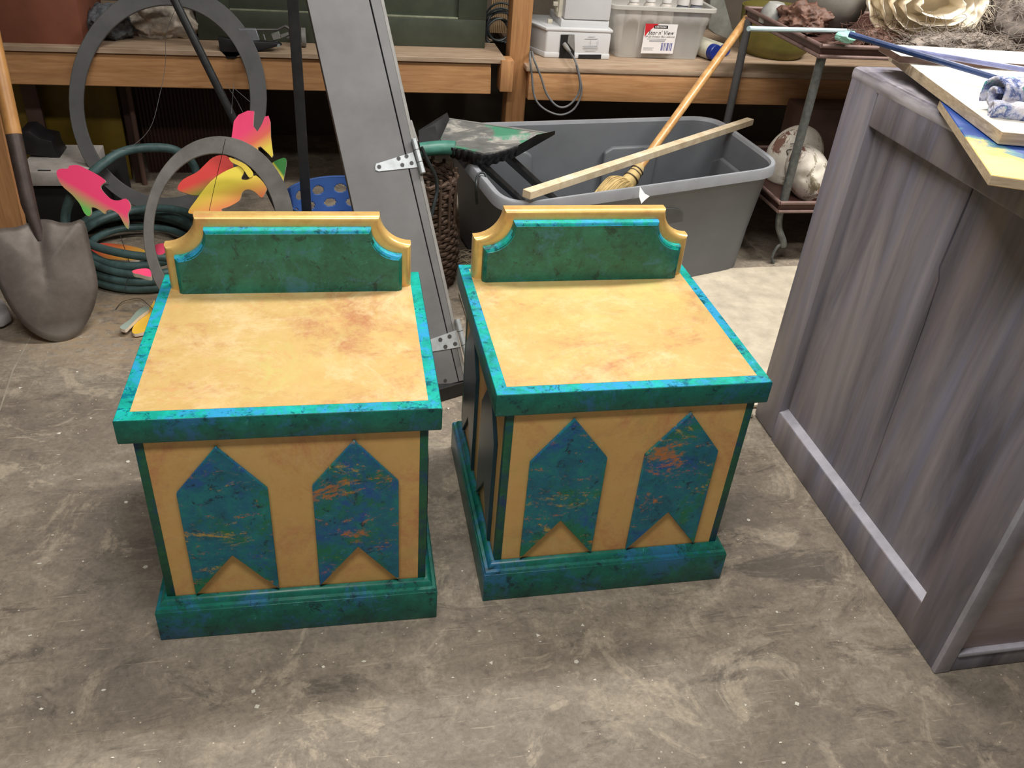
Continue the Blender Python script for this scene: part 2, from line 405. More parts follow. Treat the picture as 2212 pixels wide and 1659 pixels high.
def panm():
    m_=MT('paint_splattered_dustpan',.5); n=m_.noise(7,8,.7,m_.mp((1,2,1)),.5); n2=m_.noise(5,6,.6,m_.mp(V3,(4,1,1)),.3)
    col=m_.ramp(n,[(.35,(.10,.105,.10)),(.5,(.16,.16,.155)),(.62,(.42,.40,.36))])
    col=m_.mix(m_.ramp(n2,[(.50,0),(.55,.9)]),col,(.05,.24,.14))
    return m_.out(col,n,.2)
panmat=panm()
def paintply():
    m_=MT('blue_and_yellow_brushed_paint',.5); n=m_.noise(7,8,.7,None,.6); n2=m_.noise(3,5,.6,m_.mp((2,6,1)))
    c_=PBC; x=m_.math('SUBTRACT',m_.sep(m_.mp(),0),c_[0]+.03); y=m_.math('MULTIPLY',m_.math('SUBTRACT',m_.sep(m_.mp(),1),c_[1]),.42)
    d=m_.math('SQRT',m_.math('ADD',m_.math('MULTIPLY',x,x),m_.math('MULTIPLY',y,y)))
    f=m_.math('ADD',d,m_.math('MULTIPLY',m_.math('SUBTRACT',n,.5),.22))
    col=m_.ramp(f,[(.075,(.86,.60,.20)),(.098,(.80,.42,.09)),(.104,(.12,.30,.26)),(.125,(.012,.055,.27))])
    col=m_.mix(m_.ramp(n2,[(.5,0),(.7,.5)]),col,m_.mix(.5,col,(.03,.16,.40)))
    return m_.out(col)
def ragm():
    m_=MT('paint_stained_terry',.95); n=m_.noise(30,5,.6); n2=m_.noise(26,5,.6,m_.mp(V3,(5,5,5)))
    col=m_.ramp(n,[(.42,(.66,.64,.70)),(.52,(.45,.48,.66)),(.58,(.06,.10,.30)),(.66,(.62,.62,.68))])
    col=m_.mix(m_.ramp(n2,[(.55,0),(.59,.9)]),col,(.06,.38,.32))
    return m_.out(col,m_.noise(150,2,.5),.8,.004)
rag=ragm()
# ================================================================== SETTING
def struct(name,bm,mat):
    o=build(name,bm,mat,origin=Vector((0,0,0))); o['kind']='structure'; return o
b=BM(); box(b,-3.2,4.6,-2.5,4.4,-.1,0); struct('floor',b,conc)
b=BM(); box(b,-3.2,4.6,4.4,4.5,0,3.3); struct('wall_back',b,wallm)
b=BM(); box(b,-3.3,-3.2,-2.5,4.5,0,3.3); struct('wall_left',b,wallm)
b=BM(); box(b,4.6,4.7,-2.5,4.5,0,3.3); struct('wall_right',b,wallm)
b=BM(); box(b,-3.3,4.7,-2.5,4.5,3.3,3.4); struct('ceiling',b,ceilm)
# floor saw cut (control joint)
b=BM(); P=[az(-40,960,.0005),az(0,885,.0005),az(28,800,.0005),az(70,722,.0005)]
P.append(P[-1]+(P[-1]-P[-2])*2)
L=[p for p in P]; 
for i in range(len(L)-1):
    d=(L[i+1]-L[i]).normalized(); n_=Vector((-d.y,d.x,0))*.0022
    prism(b,[L[i]-n_,L[i+1]-n_,L[i+1]+n_,L[i]+n_],(0,0,.0006))
o=build('trim_1',b,plain('joint_sand',(.34,.30,.24),.8)); o['kind']='structure'
# ================================================================== NIGHTSTANDS
HW,D,H,T=.2813,.5457,.5431,.0503
def nightstand():
    r=thing('nightstand',(-.108,1.244,0),'x','nightstand')
    # plinth
    b=BM(); box(b,-.281,.281,-.0174,.5322,0,.0805,b=.002)
    # moulded top of the plinth: stepped ogee, mitred around four sides
    prof=[(.2795,.0805),(.2775,.086),(.2715,.0885),(.2705,.0915),(.268,.0965),(.262,.1005),(.2572,.1015)]
    rings=[]
    for hx,z in prof:
        o_=.281-hx; x0,x1,y0,y1=-hx,hx,-.0174+o_,.5322-o_
        rings.append([b.verts.new((x,y,z)) for x,y in ((x0,y0),(x1,y0),(x1,y1),(x0,y1))])
    for A,B in zip(rings,rings[1:]):
        for k in range(4): b.faces.new((A[k],A[(k+1)%4],B[(k+1)%4],B[k]))
    build('plinth',b,teal_base,r,True)
    b=BM(); box(b,-.256,.256,.008,.526,.09,H-T+.002); build('body',b,yellow,r,True)
    for sx in (-1,1):
        for yf,yb in ((.0068,.024),(.510,.5272)):
            b=BM(); x0,x1=sorted((sx*.2572,sx*.2415)); box(b,x0,x1,yf,yb,.10,H-T+.001,b=.0008)
            build('corner_stripe',b,stripe,r,True)
    ban=[(0,.477),(-.0805,.3735),(-.0805,.1045),(0,.2085),(.0805,.1045),(.0805,.3735)]
    for cx in (-.121,.121):
        b=BM(); prism(b,[(cx+x,.0078,z) for x,z in ban],(0,-.0075,0),.0012,1)
        build('banner_applique',b,banner,r,True)
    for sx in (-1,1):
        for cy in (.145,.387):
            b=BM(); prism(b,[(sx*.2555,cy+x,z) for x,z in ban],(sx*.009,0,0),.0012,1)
            build('side_banner_applique',b,banner_dark,r,True,label='glossy banner shape on the side, darkened for dim reflections')
    # top slab, softly eased edges
    b=BM(); box(b,-HW,HW,0,D,H-T,H,b=.0035); build('top_slab',b,teal_base,r,True,label='dark green sponged slab edge')
    b=BM(); ringprism(b,[(x,y,H-.001) for x,y in ((-.2798,.0015),(.2798,.0015),(.2798,D-.0015),(-.2798,D-.0015))],[(x,y,H-.001) for x,y in ((-.2565,.027),(.2565,.027),(.2565,.520),(-.2565,.520))],(0,0,.0015)); build('top_border',b,teal_top,r,True,label='bright aqua sponged border strip')
    b=BM(); box(b,-.2572,.2572,.0265,.5205,H-.003,H+.0008); build('top_inlay',b,yellow_top,r,True,label='mottled yellow painted field')
    # headboard: gold moulding and green panel
    def outl(hx,zs,xt,zt,n=10,z0=H):
        # concave quarter-ish arcs at both shoulders
        dx,dz=hx-xt,zt-zs
        arc=[]
        for k in range(n+1):
            a=k/n*PI/2; arc.append((hx-dx*math.sin(a)**1.0,zt-dz*math.cos(a)**1.0))
        arc=[(hx-dx*math.sin(k/n*PI/2),zs+dz*(1-math.cos(k/n*PI/2))) for k in range(n+1)]
        R_=[(hx,z0)]+arc; L_=[(-x,z) for x,z in R_][::-1]
        return R_+L_
    # stacked slices give the rounded front edge of the gold moulding
    b=BM()
    sl=[(.499,0),(.482,0),(.477,.0012),(.473,.0040),(.4705,.008),(.4695,.013)]
    loops=[]
    for y,ins in sl:
        loops.append([b.verts.new((x,y,z)) for x,z in outl(.2575-ins,.645-ins,.1905-ins*.6,.712-ins,z0=H+.0006)])
    n_=len(loops[0])
    for A,B in zip(loops,loops[1:]):
        for k in range(n_): b.faces.new((A[k],A[(k+1)%n_],B[(k+1)%n_],B[k]))
    b.faces.new(loops[0]); b.faces.new(loops[-1][::-1])
    build('headboard_frame',b,gold,r,True,label='gold moulded headboard frame')
    b=BM(); loops=[]
    for y,ins in ((.4700,0),(.4600,0),(.4545,.0015),(.4515,.0055),(.4508,.0075),(.4500,.0082)):
        loops.append([b.verts.new((x,y,z)) for x,z in outl(.2368-ins,.627-ins,.171-ins*.6,.690-ins,z0=H+.0006)])
    for A,B in zip(loops,loops[1:]):
        for k in range(n_): b.faces.new((A[k],A[(k+1)%n_],B[(k+1)%n_],B[k]))
    b.normal_update(); bmesh.ops.recalc_face_normals(b,faces=b.faces)
    for f in b.faces: f.material_index=1 if abs(f.normal.z)>.25 else 0  # catch of light painted in: bevels facing up take the aqua
    b.faces.new(loops[0]); b.faces.new(loops[-1][::-1])
    build('headboard_panel',b,[green,teal_top],r,True,label='sponged green raised panel')
    return r
teal_base=mottle('teal_green_plinth_paint',[(.3,(.003,.07,.06)),(.5,(.004,.14,.10)),(.7,(.006,.22,.15))],
   [((.02,.15,.30),6,.495,.57,V3,3.1),((.003,.04,.05),24,.54,.60,V3,8.2),((.05,.30,.30),40,.57,.65,V3,1.7)],.38)
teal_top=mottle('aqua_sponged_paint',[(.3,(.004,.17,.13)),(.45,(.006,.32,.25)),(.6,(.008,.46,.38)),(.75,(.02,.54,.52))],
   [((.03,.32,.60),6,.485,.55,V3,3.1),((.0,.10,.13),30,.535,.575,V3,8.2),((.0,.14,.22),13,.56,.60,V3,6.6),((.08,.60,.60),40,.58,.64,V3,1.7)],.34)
yellow_top=mottle('yellow_top_glaze',[(.3,(.54,.35,.13)),(.5,(.60,.41,.16)),(.7,(.64,.46,.20))],
   [((.46,.20,.10),2.6,.485,.60,(1,1.3,1),4.1),((.72,.55,.30),5,.50,.64,V3,7.3),((.58,.50,.18),3.6,.52,.66,V3,1.1),((.62,.33,.15),14,.56,.64,V3,5)],.36,fine=25,bsc=8)
ns=nightstand()
ns2=copy_tree(ns); ns2.location=(.559,1.271,0)
ns.rotation_euler.z=-.0175
G='pair of painted nightstands'
setp(ns,'yellow and teal nightstand beside the shovel, with its left side hidden','nightstand',G)
setp(ns2,'yellow and teal nightstand beside the tall grey cabinet, dark left side showing','nightstand',G)
ns['label']='yellow and teal painted nightstand nearer the shovel and garden hose'
ns2['label']='yellow and teal painted nightstand next to the tall weathered grey cabinet'
# ================================================================== GREY CABINET
X0,X1,Y0,Y1,ZT=1.20,2.0,.94,1.872,1.014
r=thing('cabinet',((X0+X1)/2,(Y0+Y1)/2,0),'tall weathered violet-grey wooden cabinet with a cracked side panel','cabinet')
b=BM()
box(b,X0+.03,X1,Y0+.02,Y1,0.0,ZT-.004); build('carcass',b,weath,r)
def rail(name,x0,x1,y0,y1,z0,z1,m_=weath,bv=.004,lab=None,par=None):
    b=BM(); box(b,x0,x1,y0,y1,z0,z1,b=bv); return build(name,b,m_,par or r,label=lab)
# side frame
b=BM(); box(b,X0,X0+.04,1.749,Y1,0,ZT-.001,b=.012); build('back_stile',b,weath,r)
rail('front_stile',X0,X0+.04,Y0+.012,1.05,0,ZT-.001)
rail('side_top_rail',X0+.001,X0+.04,1.048,1.75,.91,ZT-.001,bv=.006)
b=BM(); box(b,X0+.001,X0+.04,1.048,1.75,0.001,.098,b=.002); build('side_bottom_rail',b,weath,r)
b=BM(); prism(b,[(X0+.003,1.05,.0975),(X0+.03,1.05,.1085),(X0+.03,1.75,.1085),(X0+.003,1.75,.0975)],(0,0,-.004)); build('bottom_moulding',b,weath_lt,r,label='pale brushed moulding')
b=BM(); pts=[(1.05,.09),(1.353,.09),(1.362,.30),(1.368,.45),(1.374,.60),(1.383,.72),(1.388,.92),(1.05,.92)]
prism(b,[(X0+.024,y,z) for y,z in pts],(.01,0,0),.001,1); build('side_board',b,weath,r)
b=BM(); pts=[(1.755,.09),(1.358,.09),(1.366,.30),(1.372,.45),(1.379,.60),(1.388,.70),(1.400,.725),(1.393,.92),(1.755,.92)]
prism(b,[(X0+.0265,y,z) for y,z in pts],(.01,0,0),.001,1); build('side_board',b,weath,r)
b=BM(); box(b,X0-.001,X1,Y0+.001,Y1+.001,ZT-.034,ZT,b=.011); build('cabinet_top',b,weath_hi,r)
# front face
b=BM(); box(b,X0-.002,X0+.036,Y0,Y0+.014,0.0,ZT-.003,b=.004); build('face_stile',b,weath_lt,r,label='pale brushed corner board')
b=BM(); box(b,X0+.036,X1,Y0+.002,Y0+.014,0,.045,b=.003); build('face_bottom_rail',b,weath,r)
b=BM(); box(b,X0+.036,X1,Y0+.0,Y0+.016,.045,.058,b=.004); build('face_bead',b,weath_lt,r,label='pale brushed bead')
b=BM(); box(b,X0+.036,X1,Y0+.014,Y0+.021,.05,.40,b=.001); box(b,X0+.036,X1,Y0+.014,Y0+.021,.402,.95,b=.001); build('face_panel',b,pink,r,label='pinkish grey front panel')
# boards lying on the cabinet
def board(name,corner,back,thick,width,mats,label,cat,z):
    """flat board: front-left corner, back-left corner on plane z(top)"""
    c=Vector(corner); k=Vector(back); d=(k-c).normalized(); n_=Vector((d.y,-d.x,0))
    if n_.x<0: n_=-n_
    b=BM(); pts=[c,k,k+n_*width,c+n_*width]
    t=BM(); prism(t,pts,(0,0,-thick),.0012,1); t.faces.ensure_lookup_table(); t.normal_update()
    for f in t.faces: f.material_index=0 if abs(f.normal.z)>.7 else 1
    merge(b,t); o=build(name,b,mats); setp(o,label,cat); return o
zt=ZT+.018
_c=az(2142,378,zt); _k=az(2030,215,zt); _d=(_k-_c).normalized(); _n=Vector((_d.y,-_d.x,0)); _n=_n if _n.x>0 else -_n
_o=(_c+_k+_c+_n*.75+_k+_n*.75)/4; PBC=_c-_o
paintp=paintply()
board('painted_board',az(2142,378,zt),az(2030,215,zt),.017,.75,[paintp,paleply],'plywood board brushed blue and yellow, lowest board on the cabinet','board',zt)
zt2=zt+.024
board('white_board',az(2166,284,zt2),az(1925,108,zt2),.0225,.8,[whitetop,paleply],'large white-faced plywood board with the rolled rag on it','board',zt2)
zt3=zt2+.016
c=az(1975,122,zt3); c2=az(2212,138,zt3)
dd=(c2-c).normalized(); nn=Vector((-dd.y,dd.x,0))
b=BM(); t=BM(); prism(t,[c-dd*.03,c+dd*.9,c+dd*.9+nn*.16,c-dd*.03+nn*.11],(0,0,-.0155),.001,1); t.normal_update()
for f in t.faces: f.material_index=0 if abs(f.normal.z)>.7 else 1  # edge shade put into the colour: dark brown on the sides
merge(b,t); o=build('white_strip_board',b,[whitetop,brownpl]); setp(o,'narrow white strip board, edge darkened for its shade, at the back of the stack','board')
# dowels
def dowel(name,a,c,rad,mat,label,cat='stick'):
    b=BM(); n=14; A,B=Vector(a),Vector(c); tube(b,[A.lerp(B,i/n) for i in range(n+1)],rad,10)
    o=build(name,b,mat); setp(o,label,cat); return o
dowel('painted_dowel',az(1835,74,zt3+.03),az(2260,200,zt2+.012),.0065,navy,'navy blue painted dowel with bare tip over the cabinet boards')
dowel('painted_dowel',az(1935,104,zt3+.014),az(2260,158,zt3+.0075),.0055,lilac,'lilac streaked dowel lying behind the navy dowel')
# rolled rag
r=thing('rolled_rag',az(2165,225,zt2),'paint-stained terry rag rolled up on the white board','rag')
def spiral(b,o_,axis,side,r0,r1,turns,L,th=.006,a0=0):
    n=46; prev=None
    for s_ in (0,):
        pts=[]
        for i in range(n+1):
            t=i/n; a=a0+turns*2*PI*t; rr=r0+(r1-r0)*t
            pts.append((math.cos(a)*rr,math.sin(a)*rr))
    A=Vector(axis).normalized(); Sd=Vector(side).normalized(); U=Vector((0,0,1))
    m=8; rows=[]
    for j in range(m+1):
        o2=Vector(o_)+A*(L*j/m); row=[]
        for i,(x,z) in enumerate(pts):
            p=o2+Sd*x+U*z; nz=noise.noise(p*60)*.003+noise.noise(p*25)*.004
            row.append(b.verts.new(p+(Sd*x+U*z).normalized()*nz))
        rows.append(row)
    for j in range(m):
        for i in range(n): b.faces.new((rows[j][i],rows[j][i+1],rows[j+1][i+1],rows[j+1][i]))
    return b
rc=az(2148,205,zt2+.032)
b=BM(); spiral(b,rc,(1,.1,0),(.1,-1,0),.011,.036,1.5,.12,a0=.6); 
t=build('rag_roll',b,rag,r); mo=t.modifiers.new('thick','SOLIDIFY'); mo.thickness=.006
rc=az(2140,232,zt2+.014)
b=BM(); spiral(b,rc,(.9,-.35,0),(.35,.9,0),.006,.019,1.4,.10,a0=2.4)
t=build('rag_fold',b,rag,r); mo=t.modifiers.new('thick','SOLIDIFY'); mo.thickness=.007
# ================================================================== FLOOR BOARD
b=BM(); pts=[(.43,1.86),(1.19,1.853),(1.196,1.90),(1.9,1.91),(1.9,2.815),(1.33,2.80),(.62,2.80),(.46,2.76),(.415,2.66)]
prism(b,[(x,y,.003) for x,y in pts],(0,0,.012),.002,1)
o=build('floor_sheet',b,dustboard); setp(o,'dusty beige sheet lying flat on the floor behind the nightstands','board')
# ================================================================== STORAGE TOTE
r=thing('storage_tote',(1.05,2.85,.015),'large open grey plastic tote holding a broom','tote')
def rquad(c,rad,z,n=8):
    """rounded quadrilateral"""
    out=[]; N=4
    for i in range(N):
        p=Vector(c[i]); a=(Vector(c[i-1])-p); d=(Vector(c[(i+1)%N])-p)
        a.normalize(); d.normalize(); A=p+a*rad; B=p+d*rad
        for k in range(n+1):
            t=k/n; q_=A*(1-t)**2+p*2*t*(1-t)+B*t*t
            out.append(Vector((q_.x,q_.y,z)))
    return out
_a,_b=az(1180,262,.43),az(1470,253,.43); _d=(_b-_a)/(_b-_a).x
C4=[(.515,2.44,0),(1.635,2.80,0),tuple(_a+_d*(1.60-_a.x)),tuple(_a+_d*(.40-_a.x))]; C4=[(c_[0],c_[1],0) for c_ in C4]
cen=Vector((1.04,2.90,0))
def shr(f,off=0): 
    out=[]
    for c_ in C4:
        v=Vector(c_)-cen; out.append(cen+v*f)
    return out
ZR=.43
loops=[rquad(shr(1.012),.13,ZR-.036),rquad(shr(1.010),.13,ZR-.003),rquad(shr(1.004),.13,ZR+.002),rquad(shr(.975),.12,ZR+.002),rquad(shr(.968),.12,ZR-.01),
       rquad(shr(.955),.12,ZR-.04),rquad(shr(.90),.10,.17),rquad(shr(.875),.09,.024)]
# gentle sag of the long rims
def sag(p):
    return p
def skin(Ls,mat,nm,cap0=False,cap1=False,**k_):
    b=BM(); LL=[[b.verts.new(p) for p in l] for l in Ls]; n_=len(LL[0])
    for A_,B_ in zip(LL,LL[1:]):
        for k in range(n_): b.faces.new((A_[k],A_[(k+1)%n_],B_[(k+1)%n_],B_[k]))
    if cap0: b.faces.new(LL[0])
    if cap1: b.faces.new(LL[-1][::-1])
    return build(nm,b,mat,r,smooth=40,**k_)
LO=[rquad(shr(.985),.12,ZR-.037),rquad(shr(.965),.12,ZR-.05),rquad(shr(.91),.10,.17),rquad(shr(.885),.09,.0155)]
inner=[rquad(shr(.968),.12,ZR-.01),rquad(shr(.955),.12,ZR-.04),rquad(shr(.90),.10,.17),rquad(shr(.875),.09,.024)]
skin([inner[-1],inner[-2],inner[-3],inner[-4],LO[0],LO[1],LO[2],LO[3]],tote,'tub_shell',True,True)
skin([inner[0],rquad(shr(.975),.12,ZR+.002),rquad(shr(1.004),.13,ZR+.002),rquad(shr(1.010),.13,ZR-.003),rquad(shr(1.013),.13,ZR-.036),LO[0]],tote_rim,'rim',label='worn rolled rim, coloured paler for the light it catches')
# raised pads moulded into the walls (inside face bulges, outside hollows)
def pad(pts,vec,name='wall_pad'):
    b=BM(); prism(b,pts,vec,.010,3); return build(name,b,tote,r)
def wallpt(i,t,z,f):
    a=cen+(Vector(C4[i])-cen)*f; d=cen+(Vector(C4[(i+1)%4])-cen)*f; p=a.lerp(d,t); return Vector((p.x,p.y,z))
def wf(z): return .885+(.965-.885)*(z-.02)/(.40-.02)
for (t0,t1) in ((.80,.58),(.30,.12)):
    pts=[wallpt(2,t0 if k in (0,) else t0,0,1) for k in range(0)]
    lo,hi=.06,.33
    pts=[wallpt(2,1-t0,lo,wf(lo)-.012),wallpt(2,1-t1,lo,wf(lo)-.012),wallpt(2,1-t1,hi-.02,wf(hi)-.018),wallpt(2,1-(t1*.85+t0*.15),hi,wf(hi)-.018),wallpt(2,1-(t1*.15+t0*.85),hi,wf(hi)-.018),wallpt(2,1-t0,hi-.02,wf(hi)-.018)]
    pad(pts,(0,-.028,0))
pts=[wallpt(1,t,z,wf(z)-.014) for t,z in ((.2,.06),(.75,.06),(.75,.30),(.65,.33),(.3,.33),(.2,.30))]
pad(pts,(-.02,0,0))
# outside handle hollow, its shade drawn as a darker thin plate, dark lip notch on the front rim
d0=(Vector(C4[1])-Vector(C4[0])).normalized(); nf=Vector((d0.y,-d0.x,0))
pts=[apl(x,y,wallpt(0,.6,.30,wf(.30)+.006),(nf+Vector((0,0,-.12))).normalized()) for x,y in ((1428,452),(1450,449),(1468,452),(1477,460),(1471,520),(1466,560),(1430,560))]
b=BM(); prism(b,pts,-nf*.004,.002,1); build('handle_pocket',b,plain('tote_pocket_shade',(.075,.08,.085),.5),r,label='hand pocket with its shade painted dark')
# torn paper on the rim
b=BM(); pp=[(1382,403),(1392,418),(1403,424),(1393,432),(1385,440),(1380,424)]
nrm=(nf*.9+Vector((0,0,.5))).normalized()
pc=wallpt(0,.60,ZR+.004,1.012)+nf*.008
prism(b,[apl(x,y,pc,nrm) for x,y in pp],nrm*.0012); o=build('paper_scrap',b,labelw); setp(o,'torn white paper scrap stuck on the tote rim','paper')
# cord loop over left rim
b=BM(); c0=az(1033,395,ZR+.01)
tube(b,smoothpath([az(1030,440,.33),az(1028,405,ZR-.02),az(1032,378,ZR+.008),az(1046,374,ZR+.012),az(1054,392,ZR-.01)],6),.004,8)
o=build('cord_tie',b,dark_hose); setp(o,'thin dark cord looped over the tote rim','cord')
# ================================================================== BROOM
r=thing('broom',az(1360,395,.40),'straw broom with a honey-coloured handle leaning out of the tote','broom')
A=az(1362,388,.29); B=ay(1614,40,3.49)
b=BM(); n=16; tube(b,[A.lerp(B,i/n) for i in range(n+1)],.0175,16); build('handle',b,honey,r)
dv=(A-B).normalized(); sd=dv.cross(Vector((0,1,.3))).normalized()
b=BM(); E0=A+dv*.0; 
def ell(o_,d,w1,w2,s,n=20):
    u=s; v=d.cross(u).normalized(); return [o_+u*(w1*math.cos(2*PI*k/n))+v*(w2*math.sin(2*PI*k/n)) for k in range(n)]
prof=[(-.10,.019,.019),(-.085,.024,.023),(-.06,.027,.025),(-.035,.031,.027),(-.005,.038,.03),(.02,.072,.04),(.05,.095,.045),(.09,.105,.045),(.14,.11,.04)]
rows=[[b.verts.new(p+Vector((noise.noise(p*80),noise.noise(p*70),0))*.002) for p in ell(A+dv*(s_+.03),dv,w1,w2,sd,28)] for s_,w1,w2 in prof]
for R1,R2 in zip(rows,rows[1:]):
    for k in range(28): b.faces.new((R1[k],R1[(k+1)%28],R2[(k+1)%28],R2[k]))
b.faces.new(rows[0][::-1]); b.faces.new(rows[-1]); build('bristle_head',b,straw,r)
b=BM()
for i in range(90):
    a=random.uniform(0,2*PI); u=sd; v=dv.cross(u).normalized()
    pts=[]
    for s_,w1,w2 in prof[4:]:
        k=1.02+random.uniform(-.02,.04); pts.append(A+dv*(s_+.03)+u*(w1*k*math.cos(a))+v*(w2*k*math.sin(a)))
    tube(b,smoothpath(pts,3),.0011,4)
o=build('straw_strands',b,straw,r); o['kind']='stuff'
for s_ in (-.078,-.063,-.035):
    b=BM(); w1=.0265 if s_<-.05 else .0325; tube(b,ell(A+dv*(s_+.03),dv,w1,w1*.93,sd,24),.0026,6,closed=True); build('binding',b,plain('binding_wire',(.10,.07,.05),.5) if s_==-.078 else bpy.data.materials['binding_wire'],r)
# ================================================================== STICK across the tote
A=az(1137,420,ZR+.03); B=ay(1620,262,3.30)
d=(B-A).normalized(); up=Vector((0,0,1)); sx=d.cross(up).normalized(); u2=sx.cross(d)
b=BM(); h=.0125
q4=[A+sx*h*1.3+u2*h,A-sx*h*1.3+u2*h,A-sx*h*1.3-u2*h,A+sx*h*1.3-u2*h]
prism(b,q4,B-A,.001,1); o=build('square_stick',b,palestick); setp(o,'pale square wooden stick resting across the tote','stick')
# dark planks in the tote
for i,(a1,a2,wd,lab) in enumerate((((1030,345),(1122,430),.030,'narrow dark plank inside the tote nearest the dustpan'),((1075,320),(1190,425),.05,'wider black plank inside the tote behind the narrow one'))):
    A=az(*a1,.45 if i==0 else .44); B=az(*a2,.26 if i==0 else .20)
    d=(B-A).normalized(); sx=d.cross(Vector((0,0,1))).normalized(); u2=sx.cross(d)
    b=BM(); prism(b,[A+sx*wd+u2*.008,A-sx*wd+u2*.008,A-sx*wd-u2*.008,A+sx*wd-u2*.008],B-A,.002,1)
    o=build('dark_plank',b,plain('grey_black_plank',(.035,.035,.036),.5,0,.5,20) if i==0 else bpy.data.materials['grey_black_plank']); setp(o,lab,'plank')
# ================================================================== DUSTPAN
r=thing('dustpan',az(1060,300,.47),'black dustpan splattered with green and white paint, resting on the tote','dustpan')
zp=.485
pl=[(969,258),(1100,274),(1185,288),(1150,300),(1119,314),(1080,325),(1045,331),(1000,321),(981,318),(962,310),(950,300)]
b=BM(); prism(b,[az(x,y,zp+(.02 if y<290 else 0)) for x,y in pl],(0,0,-.004)); build('pan',b,panmat,r)
b=BM(); a=[az(969,257,zp+.02),az(1183,288,zp+.02)]; tube(b,[a[0],a[0].lerp(a[1],.5),a[1]],.004,8); build('front_lip',b,greyside,r,label='worn pale lip')
b=BM(); A0,A1,A2,A3=az(966,245,zp+.045),az(971,258,zp+.02),az(950,303,zp),az(906,312,zp-.01); A4=az(904,284,zp+.03)
prism(b,[A0,A1,A2,A3,A4],(0,.003,.003)); build('side_wing',b,black,r)
b=BM(); prism(b,[az(1198,283,zp+.03),az(1160,291,zp+.02),az(1119,314,zp),az(1103,345,zp-.06),az(1150,318,zp-.03),az(1197,291,zp+.01)],(.003,.002,0)); build('side_wing',b,black,r)
# corrugated back
b=BM(); top=[az(x,y,zp) for x,y in ((975,318),(1000,322),(1045,332),(1085,325),(1119,314))]; top=smoothpath(top,14)
rw=[]; N=len(top)
for i,p in enumerate(top):
    wv=.006*math.sin(i*1.1); q_=p+Vector((wv*.3,-abs(wv),0)); bt=p+Vector((0,.02+wv,-.05+.02*abs(i/N-.5)))
    rw.append((b.verts.new(q_),b.verts.new(bt)))
for (a,c_),(d_,e_) in zip(rw,rw[1:]): b.faces.new((a,c_,e_,d_))
o=build('corrugated_back',b,black,r); mo=o.modifiers.new('thick','SOLIDIFY'); mo.thickness=.003
b=BM(); P=[az(908,324,zp-.02),az(930,321,zp-.015),az(958,319,zp-.012),az(984,320,zp-.01)]; tube(b,smoothpath(P,5),[.021]*4+[.020]*4+[.019]*4+[.017]*4,16) if False else tube(b,smoothpath(P,5),.0245,16)
build('handle',b,plain('sea_green_plastic',(.07,.24,.19),.4),r,label='sea green tubular handle')
# ================================================================== BENCHES
ZS=.59
def bench(name,x0,x1,y0,zt,label,post=None):
    r=thing(name,((x0+x1)/2,y0+.35,0),label,'workbench')
    return r
rR=bench('workbench',.80,3.4,3.5,ZS,'wooden workbench shelf carrying the white machine and plastic box')
b=BM(); box(b,.80,3.4,3.50,3.54,.455,ZS-.020,b=.003); build('front_rail',b,pine,rR)
b=BM(); box(b,.785,3.4,3.495,4.35,ZS-.019,ZS,b=.0015); build('shelf_board',b,plydust,rR)
b=BM(); box(b,3.3,3.38,3.55,3.63,0,.56); build('leg',b,pine_v,rR)
rL=bench('workbench',-2.2,.63,3.5,ZS,'wooden workbench shelf carrying the green trunk and fleece')
zl=ay(1050,203,3.5).z; 
b=BM(); yv=lambda px,py:ay(px,py,3.5)
p=[yv(12,112),yv(640,127),yv(1061,137),yv(1060,204),yv(640,196),yv(12,182)]
p=[Vector((q_.x,3.5,q_.z)) for q_ in p]; p[0].x-=.8; p[-1].x-=.8
prism(b,p,(0,.04,0),.003,1); build('front_rail',b,pine,rL)
def railtop(x): 
    a,c_=p[1],p[2]; a0=p[0]
    return a.z+(c_.z-a.z)*(x-a.x)/(c_.x-a.x) if x>a.x else a0.z+(a.z-a0.z)*(x-a0.x)/(a.x-a0.x)
xa,xb=-2.2,ay(1093,130,3.49).x
b=BM(); q4=[Vector((xa,3.49,railtop(-1.1)+.001)),Vector((xb,3.49,railtop(xb)+.001)),Vector((xb,4.35,railtop(xb)+.001)),Vector((xa,4.35,railtop(-1.1)+.001))]
prism(b,q4,(0,0,.019),.0015,1); build('shelf_board',b,plydust,rL)
b=BM(); box(b,-2.15,-2.07,3.55,3.63,0,.56); build('leg',b,pine_v,rL)
ZL=railtop(.3)+.021
zl_at=lambda x: railtop(max(-1.1,x))+.0205
# post with its block
xp0,xp1=ay(1098,160,3.56).x,ay(1140,160,3.56).x
b=BM(); box(b,xp0,xp1,3.56,3.65,0,2.4,b=.003); r=build('bench_post',b,pine_v); setp(r,'square pine post standing between the two workbenches','post')
b=BM(); box(b,ay(1080,150,3.50).x,ay(1107,150,3.50).x,3.475,3.555,ay(1095,195,3.5).z,ay(1095,128,3.5).z,b=.002); o=build('spacer_block',b,pine_v); setp(o,'short pine block fixed to the left of the post','block')
